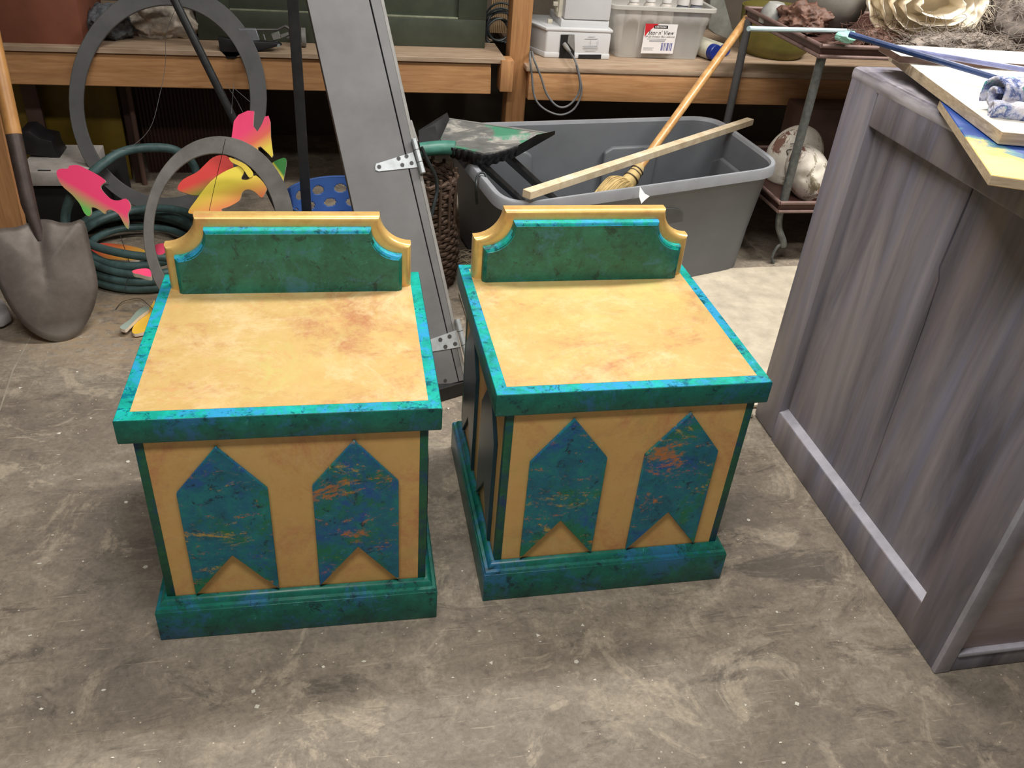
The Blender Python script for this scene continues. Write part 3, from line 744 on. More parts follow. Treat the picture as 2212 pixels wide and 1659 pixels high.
# screw in post
# ================================================================== LEFT: red-brown box, things under bench
a=ay(3,92,3.53); c_=ay(182,92,3.53)
r=thing('storage_box',((a.x+c_.x)/2,3.7,zl_at(a.x)),'red-brown painted box at the upper left on the shelf','box')
b=BM(); box(b,a.x,c_.x,3.53,3.9,zl_at(-1.0)+.001,.98,b=.003); build('box_body',b,redbrown,r)
b=BM(); box(b,a.x-.006,a.x+.001,3.528,3.9,zl_at(-1.0)+.001,.98,b=.002); build('edge_band',b,greyside,r,label='worn pale edge')
def upright(name,px0,px1,py,y,z0,z1,mat,label,cat,th=.02):
    a=ay(px0,py,y); c_=ay(px1,py,y); b=BM(); box(b,a.x,c_.x,y,y+th,z0,z1,b=.002); o=build(name,b,mat); setp(o,label,cat); return o
upright('yellow_board',100,270,300,3.78,0,.455,yellowpl,'wide dirty yellow board standing under the left bench','board')
upright('yellow_strip',22,73,230,3.74,0,.455,yellowpl,'narrow yellow strip panel standing under the bench by the shovel','panel')
upright('brown_plank',60,94,260,3.70,0,.455,brownpl,'dull brown plank upright between the two yellow panels','plank')
upright('dark_post',276,296,300,3.74,0,.455,darkwood,'dark post upright at the right of the yellow panel','post',.05)
a=ay(296,300,3.72); b=BM(); tube(b,[(a.x,3.72,.0),(a.x,3.72,.455)],.011,10); o=build('brown_pipe',b,brownpl); setp(o,'thin dull brown pipe upright beside the dark post','pipe')
a=ay(310,300,3.86); c_=ay(560,300,3.86); b=BM(); n=64
pts=[]
for i in range(n+1):
    x=a.x+(c_.x-a.x)*i/n; pts.append((x,3.86+(.006 if i%2 else 0),0))
pts2=pts+[(c_.x,3.90,0),(a.x,3.90,0)]
prism(b,pts2,(0,0,.45)); o=build('corrugated_panel',b,darkwood,smooth=0); setp(o,'dark brown corrugated panel in the shade under the bench','panel')
# wooden board at far left behind shovel
b=BM(); A=[ay(-60,250,2.75),ay(5,290,2.75),ay(52,495,2.75),ay(-40,495,2.75)]
prism(b,[ (q_.x,2.75,q_.z) for q_ in (ay(-70,60,2.75),ay(0,250,2.75),ay(52,500,2.75),ay(-70,500,2.75))],(0,.04,0),.002,1)
o=build('leaning_plank',b,pine_v); setp(o,'pine plank at the left frame edge behind the shovel','plank')
pp_=o
# carton with black tray on top
r=thing('white_carton',(-1.1,3.2,0),'low white carton with a dark slot behind the shovel','carton')
zc=az(60,370,0); A=ay(70,400,3.25); B=ay(205,403,3.25); z0=ay(130,402,3.25).z; z1=ay(130,372,3.25).z
b=BM(); box(b,ay(40,385,3.25).x,ay(190,385,3.25).x,3.25,3.55,max(.0,z0),z1,b=.002); build('box_body',b,plain('dim_white_card',(.46,.43,.40),.7),r)
b=BM(); box(b,ay(78,375,3.24).x,ay(106,375,3.24).x,3.26,3.264+.008,z1+.0002,z1+.0012); build('slot',b,steel_dk,r,label='dark slot')
b=BM(); box(b,ay(20,385,3.25).x,ay(230,385,3.25).x,3.27,3.6,0,max(.005,z0)-.001,b=.003); o=build('dark_filler',b,blackmat); setp(o,'black block added for the dark underneath the white carton','box')  # block added to fill the dark below the carton
b=BM(); P=[ay(x,y,3.4) for x,y in ((45,333),(40,285),(62,283),(85,300),(112,305),(118,325),(150,372),(135,385),(105,340))]
prism(b,P,(0,.12,0),.004,2); o=build('black_bag',b,black); setp(o,'crumpled black plastic piece on top of the white carton','bag')
# grey cloth scrap bottom left
b=BM(); P=[az(x,y,.01) for x,y in ((-30,640),(0,655),(22,680),(28,695),(8,708),(-30,712))]
prism(b,P,(0,0,.035),.008,2); o=build('cloth_scrap',b,plain('dirty_white_cloth',(.40,.39,.40),.9,0,.3,20,.4)); setp(o,'dirty white cloth scrap on the floor left of the shovel','cloth')
# ================================================================== SHOVEL
tip=az(132,738,.0); 
r=thing('shovel',tip,'round-point shovel with rusty grey blade leaning at the left','shovel')
# blade plane: leans back from the tip
up_=Vector((-.02,.42,.90)).normalized(); side=Vector((.93,.36,0)); side=(side-up_*side.dot(up_)).normalized(); nb=side.cross(up_).normalized()
def bp(x,y): return apl(x,y,tip,nb)
outl_=[(132,738),(95,731),(55,705),(20,660),(-5,610),(-22,560),(-20,505),(0,494),(30,492),(50,486),(68,478),(92,474),(112,476),(130,481),(155,481),(181,478),(196,540),(209,600),(210,630),(200,670),(180,708),(158,728)]
O=[bp(*p_) for p_ in outl_]
b=BM(); cx_=bp(95,560)
# subdivided dish: radial grid with centre
import itertools
OP=smoothpath(O,3,True); K=9; cen_=bp(90,585); rings=[[]]
N=len(OP)
rows=[]
for k in range(K+1):
    f=k/K; row=[]
    for p_ in OP:
        q_=cen_.lerp(p_,f)
        u=(q_-cen_).dot(side); v=(q_-cen_).dot(up_)
        dish=.030*(1-f*f)
        ridge=-.018*math.exp(-((u)/.025)**2)*min(1,max(0,(v+.12)/.16))
        row.append(b.verts.new(q_+nb*(-dish*-1)*1.0+nb*(-ridge*-1)) if k>0 else None)
    rows.append(row)
cv=b.verts.new(cen_+nb*(.030-.018))
for i in range(N): b.faces.new((cv,rows[1][i],rows[1][(i+1)%N]))
for k in range(1,K):
    for i in range(N): b.faces.new((rows[k][i],rows[k+1][i],rows[k+1][(i+1)%N],rows[k][(i+1)%N]))
o=build('blade',b,blade,r,smooth=80); mo=o.modifiers.new('thick','SOLIDIFY'); mo.thickness=.0025
b=BM(); s0=bp(88,520)+nb*-.004; s1=bp(62,440)-nb*.006; s2=bp(28,282)-nb*.012
tube(b,[s0,s1,s1.lerp(s2,.5),s2],[.012,.021,.0215,.022],16); build('socket',b,socket,r)
h1=s2+(s2-s1)*.02; dirn=(s2-s1).normalized()
b=BM(); tube(b,[s2-dirn*.01,s2+dirn*.15,s2+dirn*.45,s2+dirn*.95],[.0225,.0225,.022,.02],16); build('handle',b,shw,r)
# ================================================================== RINGS (mobile hoops)
def ellipse(cx,cy,rx,ry,n=72): return [(cx+rx*math.cos(2*PI*k/n),cy+ry*math.sin(2*PI*k/n)) for k in range(n)]
o1=Vector((0,3.46,.60)); n1=Vector((0,-.90,.40)).normalized()
b=BM(); ringprism(b,[apl(x,y,o1,n1) for x,y in ellipse(362,213,214,246)],[apl(x,y,o1,n1) for x,y in ellipse(360,219,180,208)],-n1*.012)
o=build('hoop',b,darkgrey); setp(o,'large dark grey hoop leaning against the workbench rail','hoop')
o2=Vector((0,2.50,.01)); n2=Vector((0,-.93,.42)).normalized()
b=BM(); ringprism(b,[apl(x,y,o2,n2) for x,y in ellipse(473,500,164,206)],[apl(x,y,o2,n2) for x,y in ellipse(465,500,134,168)],-n2*.012)
o=build('hoop',b,midgrey); setp(o,'smaller mid-grey hoop standing behind the nightstand, fish hanging by it','hoop')
# rod and square tube
b=BM(); A=ay(372,-10,3.30); B=ay(512,272,3.22); e=B+(B-A)*1.1
t_=(-(B.z)/(e.z-B.z)); e=B+(e-B)*min(1.0,t_*.995)
tube(b,[A+(A-B)*.3,A,B,e],.0145,14); o=build('black_rod',b,plain('black_rod_paint',(.035,.038,.042),.4,.2,.3,30)); setp(o,'slanting round black rod passing through the large hoop','rod')
A=ay(640,0,3.12); B=ay(656,450,3.12); xb=(A.x+B.x)/2
b=BM(); box(b,xb-.018,xb+.018,3.10,3.135,0,1.25,b=.002); o=build('square_tube',b,plain('black_square_tube',(.04,.042,.045),.45,.2,.25,20)); setp(o,'upright black square metal tube left of the leaning panel','tube')
# ================================================================== FISH
def fish(pts,o_,n_,mats,label,n=3,th=.011,sm=True,cat='fish'):
    n_=Vector(n_).normalized(); P=[apl(x,y,o_,n_) for x,y in pts]
    if sm: P=smoothpath(P,n,True)
    b=BM(); prism(b,P,-n_*th,side_mi=1)
    o=build('foam_fish',b,mats,smooth=30); setp(o,label,cat,'painted foam fish of the mobile'); return o
pinkc,grn,yel,orn,redc=(.98,.05,.19),(.14,.55,.10),(.98,.80,.08),(.95,.25,.10),(.75,.05,.04)
nF=(0,-.8,.55)
def gm(name,pts,o_,n_,cA,cB,c3=None):
    """pts: two photo points on the fish plane giving start and end of the paint fade"""
    A=apl(*pts[0],o_,n_); B=apl(*pts[1],o_,n_); return name,A,B,cA,cB,c3
def fishg(outline,o_,n_,fade,cols,label,edge=foamedge,sm=True):
    m0=plain('tmpfish',(1,1,1)); n_=Vector(n_).normalized()
    o=fish(outline,o_,n_,[m0,edge],label,sm=sm)
    A=apl(*fade[0],o_,n_)-o.location; B=apl(*fade[1],o_,n_)-o.location
    d=(B-A); L=d.length; d.normalize()
    mm=grad('foam_fish_paint',cols[0],cols[1],tuple(d),A.dot(d),B.dot(d),.6,cols[2] if len(cols)>2 else None)
    o.data.materials[0]=mm; return o
fishg([(122,375),(128,365),(146,364),(150,358),(168,357),(185,364),(215,380),(228,391),(222,397),(217,404),(224,415),(240,430),(256,433),(272,429),(281,440),(281,452),(276,462),(278,478),(276,494),(268,484),(256,463),(240,453),(230,455),(226,462),(214,453),(198,447),(197,459),(192,467),(182,460),(172,440),(155,420),(132,399)],
   (0,2.95,.2),nF,((200,385),(165,440)),(pinkc,pinkc,grn),'pink foam fish fading to green below, hanging beside the shovel')
fishg([(500,300),(505,262),(515,248),(535,239),(549,240),(547,272),(556,284),(565,270),(572,252),(580,250),(584,262),(585,295),(590,335),(587,340),(580,332),(563,316),(557,318),(560,338),(545,336),(520,315)],
   (0,3.02,.4),nF,((530,285),(565,330)),(pinkc,(.9,.15,.1),yel),'pink foam fish with yellow fin tips above the small hoop',sm=False)
fishg([(383,408),(395,388),(425,372),(440,358),(460,340),(482,335),(500,345),(503,370),(480,395),(455,415),(425,422),(400,417)],
   (0,3.00,.25),nF,((420,365),(445,415)),(redc,redc,(.25,.32,.03)),'dark red foam fish inside the small hoop')
fishg([(407,456),(425,430),(455,392),(490,368),(525,357),(527,372),(521,386),(535,388),(553,379),(575,403),(573,416),(565,427),(550,414),(535,409),(523,416),(517,433),(495,446),(478,452),(482,460),(450,465),(415,462)],
   (0,2.88,.2),nF,((500,395),(520,440)),(yel,(.9,.5,.08),orn),'yellow and orange foam fish filling the small hoop')
fishg([(495,340),(510,345),(530,355),(545,370),(546,380),(538,383),(530,372),(520,360),(500,350)],
   (0,2.94,.3),nF,((500,340),(545,380)),((.75,.5,.06),yel),'small pale yellow foam fish behind the hoop band')
fishg([(588,354),(594,348),(612,341),(619,346),(617,365),(613,385),(610,402),(600,395),(590,372)],
   (0,3.05,.25),nF,((588,356),(594,352)),(yel,(.02,.22,.03)),'green foam fish tail showing right of the small hoop')
fishg([(196,535),(205,527),(230,525),(262,528),(290,533),(312,540),(310,548),(295,552),(301,560),(280,562),(240,560),(200,551)],
   (0,0,.075),(0,0,1),((215,535),(300,552)),((.55,.07,.04),(.55,.2,.04),(.62,.36,.05)),'red and yellow foam fish lying inside the hose coil')
fishg([(286,585),(300,581),(322,581),(327,596),(318,597),(300,592),(289,590)],
   (0,0,.065),(0,-.3,1),((286,585),(326,590)),((.8,.06,.12),pinkc),'small pink foam fish fin poking out between hose loops')
fishg([(335,531),(345,526),(358,527),(357,545),(340,550)],(0,2.62,.15),nF,((335,530),(357,548)),((.4,.02,.05),pinkc),'dark pink foam fish piece beside the headboard')
fishg([(286,710),(300,688),(318,670),(330,655),(334,650),(336,700),(316,715),(290,721)],(0,0,.016),(0,0,1),((290,715),(330,660)),((.88,.55,.05),(.8,.5,.08)),'yellow foam fish lying on the floor against the nightstand')
fishg([(259,706),(280,690),(300,668),(318,662),(322,668),(306,680),(296,688),(280,704),(270,712)],(0,0,.028),(0,0,1),((260,706),(318,664)),((.36,.45,.40),(.28,.36,.30)),'pale mint foam strip lying over the yellow fish on the floor',)
# threads
b=BM()
def thr(P,rad=.0009): tube(b,smoothpath(P,8),rad,5)
thr([ay(487,300,2.68),ay(477,345,2.72),ay(465,395,2.8),ay(452,455,2.86)]); 
o=build('hanging_thread',b,thread); setp(o,'dark thread hanging the yellow fish from the small hoop','thread')
b=BM(); thr([ay(390,-5,3.35),ay(360,70,3.4),ay(357,140,3.42),ay(345,205,3.4),ay(325,275,3.35),ay(285,315,3.3),ay(240,325,3.3)])
o=build('hanging_thread',b,rope); setp(o,'long grey thread curving down inside the large hoop','thread')
b=BM(); thr([ay(505,180,3.3),ay(502,215,3.2),ay(500,245,3.05)]); thr([ay(488,182,3.3),ay(510,215,3.2),ay(524,242,3.03)]); thr([ay(505,190,3.3),ay(540,220,3.3)])
o=build('hanging_thread',b,rope); setp(o,'fine threads holding the pink fish from the large hoop','thread')
b=BM(); thr([az(260,510,.12),az(272,545,.09),az(280,572,.08),az(276,600,.07),az(270,625,.06)],.0012)
o=build('hanging_thread',b,thread); setp(o,'dark thread crossing the hose coil','thread')
b=BM(); thr([az(250,668,.003),az(265,652,.01),az(300,645,.015),az(322,660,.02),az(333,672,.03)],.0010)
o=build('hanging_thread',b,thread); setp(o,'curved dark thread on the floor by the mint strip','thread')
# ================================================================== HOSE
r=thing('garden_hose',az(290,560,0),'coiled dark green garden hose on the floor behind the shovel','hose')
b=BM()
def loop(cx,cy,rx,ry,z,rad,ph=0,wob=.012,n=40):
    P=[]
    for k in range(n):
        a=2*PI*k/n; x,y=cx+rx*math.cos(a),cy+ry*math.sin(a); p_=az(x,y,z); p_.z+=wob*math.sin(2*a+ph)
        P.append(p_)
    tube(b,P,rad,12,closed=True)
loop(300,545,150,78,.020,.0165,0,.0); loop(302,535,142,72,.048,.016,1,.003); loop(305,520,150,70,.075,.0155,2.2,.008); loop(298,512,128,60,.10,.015,.6,.01)
loop(315,505,140,52,.12,.014,3.5,.012); loop(306,548,120,60,.045,.013,1.9,.004)
build('coil',b,teal_hose,r)
b=BM(); P=[ay(141,490,3.02),ay(143,455,3.04),ay(160,415,3.06),ay(205,368,3.2),ay(260,330,3.3),ay(320,319,3.35),ay(380,325,3.4),ay(420,360,3.45),ay(430,430,3.4)]
P=[ (q_ if q_.z>.02 else Vector((q_.x,q_.y,.02))) for q_ in P]
tube(b,smoothpath(P,8),.0165,12); build('standing_loop',b,teal_hose,r)
# ================================================================== BLUE BASKET
ctr=az(655,455,.02); ctr=Vector((-.115,3.16,.01))
p1=ay(700,381,3.3)
r=thing('laundry_basket',(.02,3.08,0),'round blue plastic basket with holes behind the nightstand','basket')
cb=Vector((.02,3.08,0)); ZB=.20
b=BM(); seg=320; rows=[]; nz=52
for i in range(nz+1):
    z=ZB*i/nz; rr=.185+.02*z/ZB; rows.append([b.verts.new(cb+Vector((rr*math.cos(2*PI*k/seg),rr*math.sin(2*PI*k/seg),z+.003))) for k in range(seg)])
def inhole(k,i):
    s_=(k+.5)/seg*2*PI*.2; z=ZB*(i+.5)/nz
    for zi,(zc,off) in enumerate(((ZB-.045,0),(ZB-.10,.5),(ZB-.155,0))):
        p_=2*PI*.2/14; u=(s_/p_+off)%1-.5
        if (u*p_/.024)**2+((z-zc)/.017)**2<1: return True
    return False
for i in range(nz):
    for k in range(seg):
        if not inhole(k,i): b.faces.new((rows[i][k],rows[i][(k+1)%seg],rows[i+1][(k+1)%seg],rows[i+1][k]))
b.faces.new(rows[0][::-1])
o=build('wall',b,bluem,r); mo=o.modifiers.new('thick','SOLIDIFY'); mo.thickness=.003; mo.offset=0
b=BM(); tube(b,[cb+Vector((.207*math.cos(2*PI*k/64),.207*math.sin(2*PI*k/64),ZB+.003)) for k in range(64)],.0045,8,closed=True); build('rim',b,bluem,r)
# ================================================================== LEANING PANEL (grey plywood door with strap hinges)
od=az(978,826,.05); lean=math.radians(36)
nd=Vector((math.sin(0)*0,-math.cos(lean),math.sin(lean))).normalized()
def dp(x,y): return apl(x,y,od,nd)
r=thing('plywood_door',(.25,2.12,0),'long grey plywood door with strap hinges leaning behind the nightstands','door')
BL_,BR_=dp(853,858),dp(990,825); 
TLp,TRp=dp(663,0),dp(797,0); 
dL=(TLp-BL_); dR=(TRp-BR_)
TL2=BL_+dL*1.75; TR2=BR_+dR*1.75
b=BM(); prism(b,[BL_,BR_-(BR_-BL_)*.0,TR2,TL2],nd*-.018,.0012,1); build('door_leaf',b,greyply,r)
ER=dp(1003,821); ET=dp(822,0); ET2=ER+(ET-ER)*1.75
g1=BR_+(ER-BR_)*.12; g2=TR2+(ET2-TR2)*.12
b=BM(); prism(b,[g1,ER,ET2,g2],nd*-.03,.0012,1); build('edge_strip',b,greyply,r)
b=BM(); ex=(ER-BR_).normalized()
prism(b,[ER+nd*-.001,ET2+nd*-.001,ET2+nd*-.05,ER+nd*-.05],ex*.010,.001,1); build('side_batten',b,greyside,r,label='paler side batten')
b=BM(); prism(b,[BL_-nd*.02,ER-nd*.033,ET2-nd*.033,TL2-nd*.02],nd*-.045,.001,1); build('back_box',b,darkgrey,r,label='dark back of the panel')
def hinge(tip_,plate,barrel,scr,nm):
    lift=nd*.0025; b=BM(); prism(b,[dp(*p_)+lift for p_ in plate],-lift*.9,.0004,1); h_=build('strap_hinge',b,steel,r,label='galvanised strap hinge')
    a_,c_=dp(*barrel[0])+nd*.010,dp(*barrel[1])+nd*.010
    b=BM(); n=12; pts=[a_.lerp(c_,i/n) for i in range(n+1)]; tube(b,pts,.0085,14); build('hinge_barrel',b,steel,h_)
    for k in (.32,.68):
        q_=a_.lerp(c_,k); dd_=(c_-a_).normalized(); b=BM(); tube(b,[q_-dd_*.0008,q_+dd_*.0008],.0088,14); build('knuckle_gap',b,steel_dk,h_)
    for x,y in scr:
        b=BM(); q_=dp(x,y)+lift; tube(b,[q_,q_+nd*.0012],.006,12); build('screw',b,steel_dk,h_)
hinge(None,[(810,361),(812,354),(892,329),(902,362),(818,371),(811,368)],[(893,303),(913,376)],[(819,361),(861,343),(869,357),(878,338),(889,353)],'')
hinge(None,[(905,742),(986,713),(994,750),(915,763)],[(986,690),(1008,772)],[(951,734),(962,749),(971,727),(983,743)],'')
# knot screw at bottom
b=BM(); q_=dp(962,822); tube(b,[q_,q_+nd*.001],.005,10); build('screw',b,steel_dk,r)
b=BM(); A=dp(890,250)-nd*.02; prism(b,[dp(882,256)-nd*.02,dp(891,254)-nd*.02,dp(905,300)-nd*.02,dp(895,304)-nd*.02],-nd*.03,.001,1); build('batten_block',b,greyside,r)
b=BM(); A=az(838,872,.048); B=az(1006,822,.048); dd=(B-A).normalized(); nn=Vector((-dd.y,dd.x,0))
prism(b,[A-nn*.004,B-nn*.004,B+nn*.07,A+nn*.07],(0,0,-.0475),.002,1); o=build('black_block',b,black); setp(o,'black block on the floor under the foot of the grey plywood door','block')
# dark cable hanging beside panel
b=BM(); tube(b,smoothpath([ay(910,318,2.6),ay(925,350,2.6),ay(940,380,2.62),ay(944,410,2.62),ay(938,440,2.6),ay(930,470,2.58)],6),.006,8)
o=build('hanging_cable',b,dark_hose); setp(o,'dark cable hanging beside the leaning panel under the dustpan','cable')
# ================================================================== WICKER BASKET behind
cb=Vector((.275,2.80,0)); r=thing('wicker_basket',cb,'dark woven wicker basket in shade between panel and tote','basket')
b=BM()
for i in range(26):
    z=.012+i*.0155; rr=.135+.012*math.sin(i*.25); tube(b,[cb+Vector(((rr+.004*math.sin(k*1.7+i*PI))*math.cos(2*PI*k/60),(rr+.004*math.sin(k*1.7+i*PI))*math.sin(2*PI*k/60),z+.002*math.sin(k*2.1+i))) for k in range(60)],.0075,6,closed=True)
build('woven_wall',b,rattan,r)
b=BM(); 
for k in range(18):
    a=2*PI*k/18; tube(b,[cb+Vector((.135*math.cos(a),.135*math.sin(a),z)) for z in (.0,.2,.42)],.006,6)
build('stakes',b,rattan,r)
b=BM()
for i in range(60):
    p_=Vector((.45+random.uniform(-.05,.05),2.86+random.uniform(-.06,.06),.02+random.uniform(0,.03))); a=random.uniform(-.5,.5)
    q_=p_+Vector((math.cos(a)*.07,math.sin(a)*.07,random.uniform(-.01,.01))); tube(b,smoothpath([p_,p_.lerp(q_,.5)+Vector((0,0,.012)),q_],3),.0014,4)
o=build('straw_scatter',b,strawp); setp(o,'loose pale straw on the floor by the wicker basket','straw',kind='stuff')
# ================================================================== SHELF THINGS, LEFT BENCH
def furball(name,cx,cy,y,rx,ry,rz,mat,label,cat,sc=14,amp=.012,hair=0,z=None,seed=0,sub=5,parent=None):
    b=BM(); bmesh.ops.create_icosphere(b,subdivisions=sub,radius=1); c=ay(cx,cy,y)
    if z is not None: c.z=z
    for v in b.verts:
        p_=v.co.copy(); k=1+.22*noise.noise(p_*1.8+Vector((seed,0,0))); q_=Vector((p_.x*rx,p_.y*ry,p_.z*rz))*k
        q_+=p_*amp*(noise.noise(q_*sc*3+Vector((0,seed,0)))+.6*noise.noise(q_*sc*9)); v.co=c+q_
    zf=c.z-rz*.8
    for v in b.verts: v.co.z=max(v.co.z,zf)
    o=build(name,b,mat,parent,smooth=60)
    if label: setp(o,label,cat)
    return o
def onshelf(cx,y,zs): return None
z0_=zl_at(-.6)
o=furball('fleece_blanket',357,62,3.72,.135,.10,.075,fur_b,'crumpled beige fleece blanket seen through the large hoop','blanket',10,.012,z=z0_+.061,seed=1)
o=furball('grey_fleece',243,70,3.66,.085,.07,.065,fur_g,'tuft of dark grey fleece left of the beige blanket','blanket',12,.014,z=zl_at(-.85)+.053,seed=5)
o=furball('black_cloth',430,50,3.84,.08,.05,.09,black,'black cloth lump behind the beige fleece blanket','cloth',8,.01,z=z0_+.073,seed=9)
# trunk
TY=3.66; a=ay(426,60,TY); c_=ay(1047,104,TY); zb=zl_at(0)+.001
r=thing('green_trunk',((a.x+c_.x)/2,TY+.25,zb),'long dark green painted trunk on the left bench','trunk')
b=BM(); box(b,a.x,c_.x,TY+.012,TY+.5,zb,1.02,b=.008); build('trunk_body',b,darkgreen,r)
xl,xr=ay(496,30,TY).x,ay(990,30,TY).x; zr=ay(743,32,TY).z
for nm,(x0,x1,z0,z1) in {'bottom_frame':(a.x,c_.x,zb,zr),'left_frame':(a.x,xl,zr,1.02),'right_frame':(xr,c_.x,zr,1.02)}.items():
    b=BM(); box(b,x0,x1,TY,TY+.014,z0,z1,b=.003 if nm=='bottom_frame' else .001); build(nm,b,darkgreen,r)
b=BM(); box(b,xl+.001,xr-.001,TY+.0005,TY+.012,zr-.0002,zr+.006,b=.001); build('pale_ledge',b,trim_g,r,label='pale ledge')  # paler green strip along the bottom of the panel
# clamp lamp / tool on shelf edge
r=thing('clamp_lamp',(ay(540,90,3.52).x,3.52,zl_at(-.2)),'black metal clamp with steel bolt on the shelf edge','clamp')
b=BM(); P=[ay(x,y,3.50) for x,y in ((514,62),(553,63),(561,88),(522,90))]; prism(b,P,(0,.02,0),.002,1); build('clamp_plate',b,plain('grey_blue_plate',(.22,.23,.26),.4,.2),r,label='grey blue plate')
b=BM(); P=[ay(x,y,3.49) for x,y in ((470,80),(520,88),(600,92),(610,98),(545,115),(520,120),(505,128),(490,127),(475,112))]; prism(b,P,(0,.03,0),.004,2); build('clamp_jaw',b,black,r)
b=BM(); tube(b,[ay(553,64,3.51),ay(600,64,3.51),ay(618,55,3.51)],.005,8); tube(b,[ay(560,90,3.51),ay(600,90,3.51)],.004,8); tube(b,smoothpath([ay(615,56,3.51),ay(626,64,3.51),ay(627,78,3.51),ay(620,82,3.51)],5),.006,8)
build('clamp_arm',b,plain('dusty_dark_steel',(.12,.115,.11),.5,.5),r)
b=BM(); P=[ay(x,y,3.50) for x,y in ((585,74),(602,68),(607,84),(590,88))]; prism(b,P,(0,.02,0),.002,1); P=[ay(x,y,3.50) for x,y in ((605,76),(622,70),(624,75),(608,82))]; prism(b,P,(0,.01,0)); build('clamp_block',b,greyside,r,label='pale grey block')
b=BM(); q_=ay(602,98,3.485); tube(b,[q_,q_+Vector((0,-.008,0))],.006,12); build('bolt',b,steel,r,label='shiny steel bolt')
b=BM(); tube(b,[ay(569,74,3.495),ay(573,86,3.495)],.0022,8); build('pin',b,steel,r,label='shiny steel pin')
# small grey caster behind tube
b=BM(); c_=ay(655,62,3.60); M_=frame(c_,(0,1,0),(1,.3,.1)); tube(b,[c_-Vector((.008,0,0)),c_+Vector((.008,0,0))],.035,24); o=build('caster',b,greyside); setp(o,'small grey wheel standing on the shelf before the trunk','wheel'); o.location.z=zl_at(.0)+.0015
# cable heap + rattan thing by the post
r=thing('cable_coil',ay(1075,80,3.75),'dark coiled cables between trunk and post','cable')
b=BM()
for i in range(7):
    cc=ay(1078+random.uniform(-6,6),60+random.uniform(-14,14),3.78); rr=.05+.004*i
    tube(b,[cc+Vector((rr*math.cos(2*PI*k/30),.02*math.sin(2*PI*k/30+i),rr*math.sin(2*PI*k/30)*1.1)) for k in range(30)],.0045,6,closed=True)
for v in b.verts: v.co.z=max(v.co.z,zl_at(.65)+.001)
build('coils',b,dark_hose,r)
b=BM()
for i in range(9):
    x=ay(1062+i*4,10,3.95).x; box(b,x,x+.006,3.95,3.96,.62,1.1)
o=build('slatted_rack',b,plain('tan_cane',(.36,.24,.13),.6),smooth=0); setp(o,'tan slatted rack seen between trunk and post','rack')
# ================================================================== SHELF THINGS, RIGHT BENCH
zb=ZS+.001
a=ay(1178,128,3.62); c_=ay(1316,129,3.65)
x0,x1=az(1172,130,zb).x,az(1316,130,zb).x; yf=3.655
r=thing('white_machine',((x0+x1)/2,yf+.13,zb),'white plastic machine with a power socket bay and grey cord','machine')
b=BM(); pts=[(x0+.02,yf),(x1,yf),(x1,yf+.26),(x0-.015,yf+.26),(x0-.025,yf+.10)]
ztop=ay(1250,62,yf).z
prism(b,[(x,y,zb+.004) for x,y in pts],(0,0,ztop-zb-.004),.008,3); build('base_body',b,white,r)
b=BM(); prism(b,[(x,y,zb) for x,y in ((x0+.017,yf-.003),(x1+.003,yf-.003),(x1+.003,yf+.262),(x0-.018,yf+.262),(x0-.028,yf+.10))],(0,0,.022),.004,2); build('base_skirt',b,white,r)
zu=ay(1260,48,yf).z
b=BM(); prism(b,[(x,y,ztop-.012) for x,y in ((x0+.014,yf-.004),(x1+.005,yf-.004),(x1+.005,yf+.262),(x0-.018,yf+.262),(x0-.031,yf+.10))],(0,0,.012),.004,2); build('base_lip',b,white,r)
xu0=ay(1218,30,yf+.03).x; xu1=ay(1318,30,yf+.03).x
b=BM(); box(b,xu0-.01,xu1,yf+.025,yf+.24,ztop-.001,ztop+.03,b=.004); build('column_foot',b,white,r)
b=BM(); box(b,xu0,xu1-.001,yf+.02,yf+.22,ztop+.031,1.05,b=.006); build('column',b,white,r)
b=BM(); P=[ay(x,y,yf-.0035) for x,y in ((1212,75),(1241,75),(1241,128),(1207,128))]; prism(b,P,(0,.004,0)); build('socket_bay',b,blackmat,r,label='socket bay, its inner shade painted as a flat black plate')  # flat black plate paints the shade inside the bay
b=BM(); P=[ay(x,y,yf-.0045) for x,y in ((1228,76),(1241,75),(1240,110),(1226,92))]; prism(b,P,(0,.001,0)); build('bay_cheek',b,greyside,r)
b=BM(); P=[ay(x,y,yf-.005) for x,y in ((1250,118),(1299,118),(1298,127),(1249,127))]; prism(b,P,(0,.004,0)); build('vent_grille',b,black,r,label='black vent grille')
b=BM()
def seg(x0_,y0_,x1_,y1_,yy=yf-.0042,t=.0008): tube(b,[ay(x0_,y0_,yy),ay(x1_,y1_,yy)],t,4)
for x0_,x1_,y_ in ((1272,1286,78),(1264,1292,82.5),(1260,1292,98)): seg(x0_,y_,x1_,y_)
for x0_,x1_ in ((1276,1279),(1292,1296)): seg(x0_,87,x0_,97)
for y_ in (102,105): seg(1261,y_,1292,y_+.3,t=.0014 if y_==102 else .0008)
seg(1265,108,1287,108)
build('rating_print',b,inkg,r,label='faint grey rating print')
b=BM()
for x,y in ((1188,47),(1207,20),(1200,8)):
    q_=ay(x,y,yf+.09); q_.z=max(q_.z,ztop+.008) ; box(b,q_.x-.010,q_.x+.010,q_.y-.008,q_.y+.008,q_.z-.008,q_.z+.008,b=.002)
box(b,xu0-.016,xu0+.001,yf+.06,yf+.14,ztop+.03,.92,b=.003)
build('knob',b,plain('ivory_knob',(.74,.70,.58),.5),r,label='ivory control knobs and bracket')
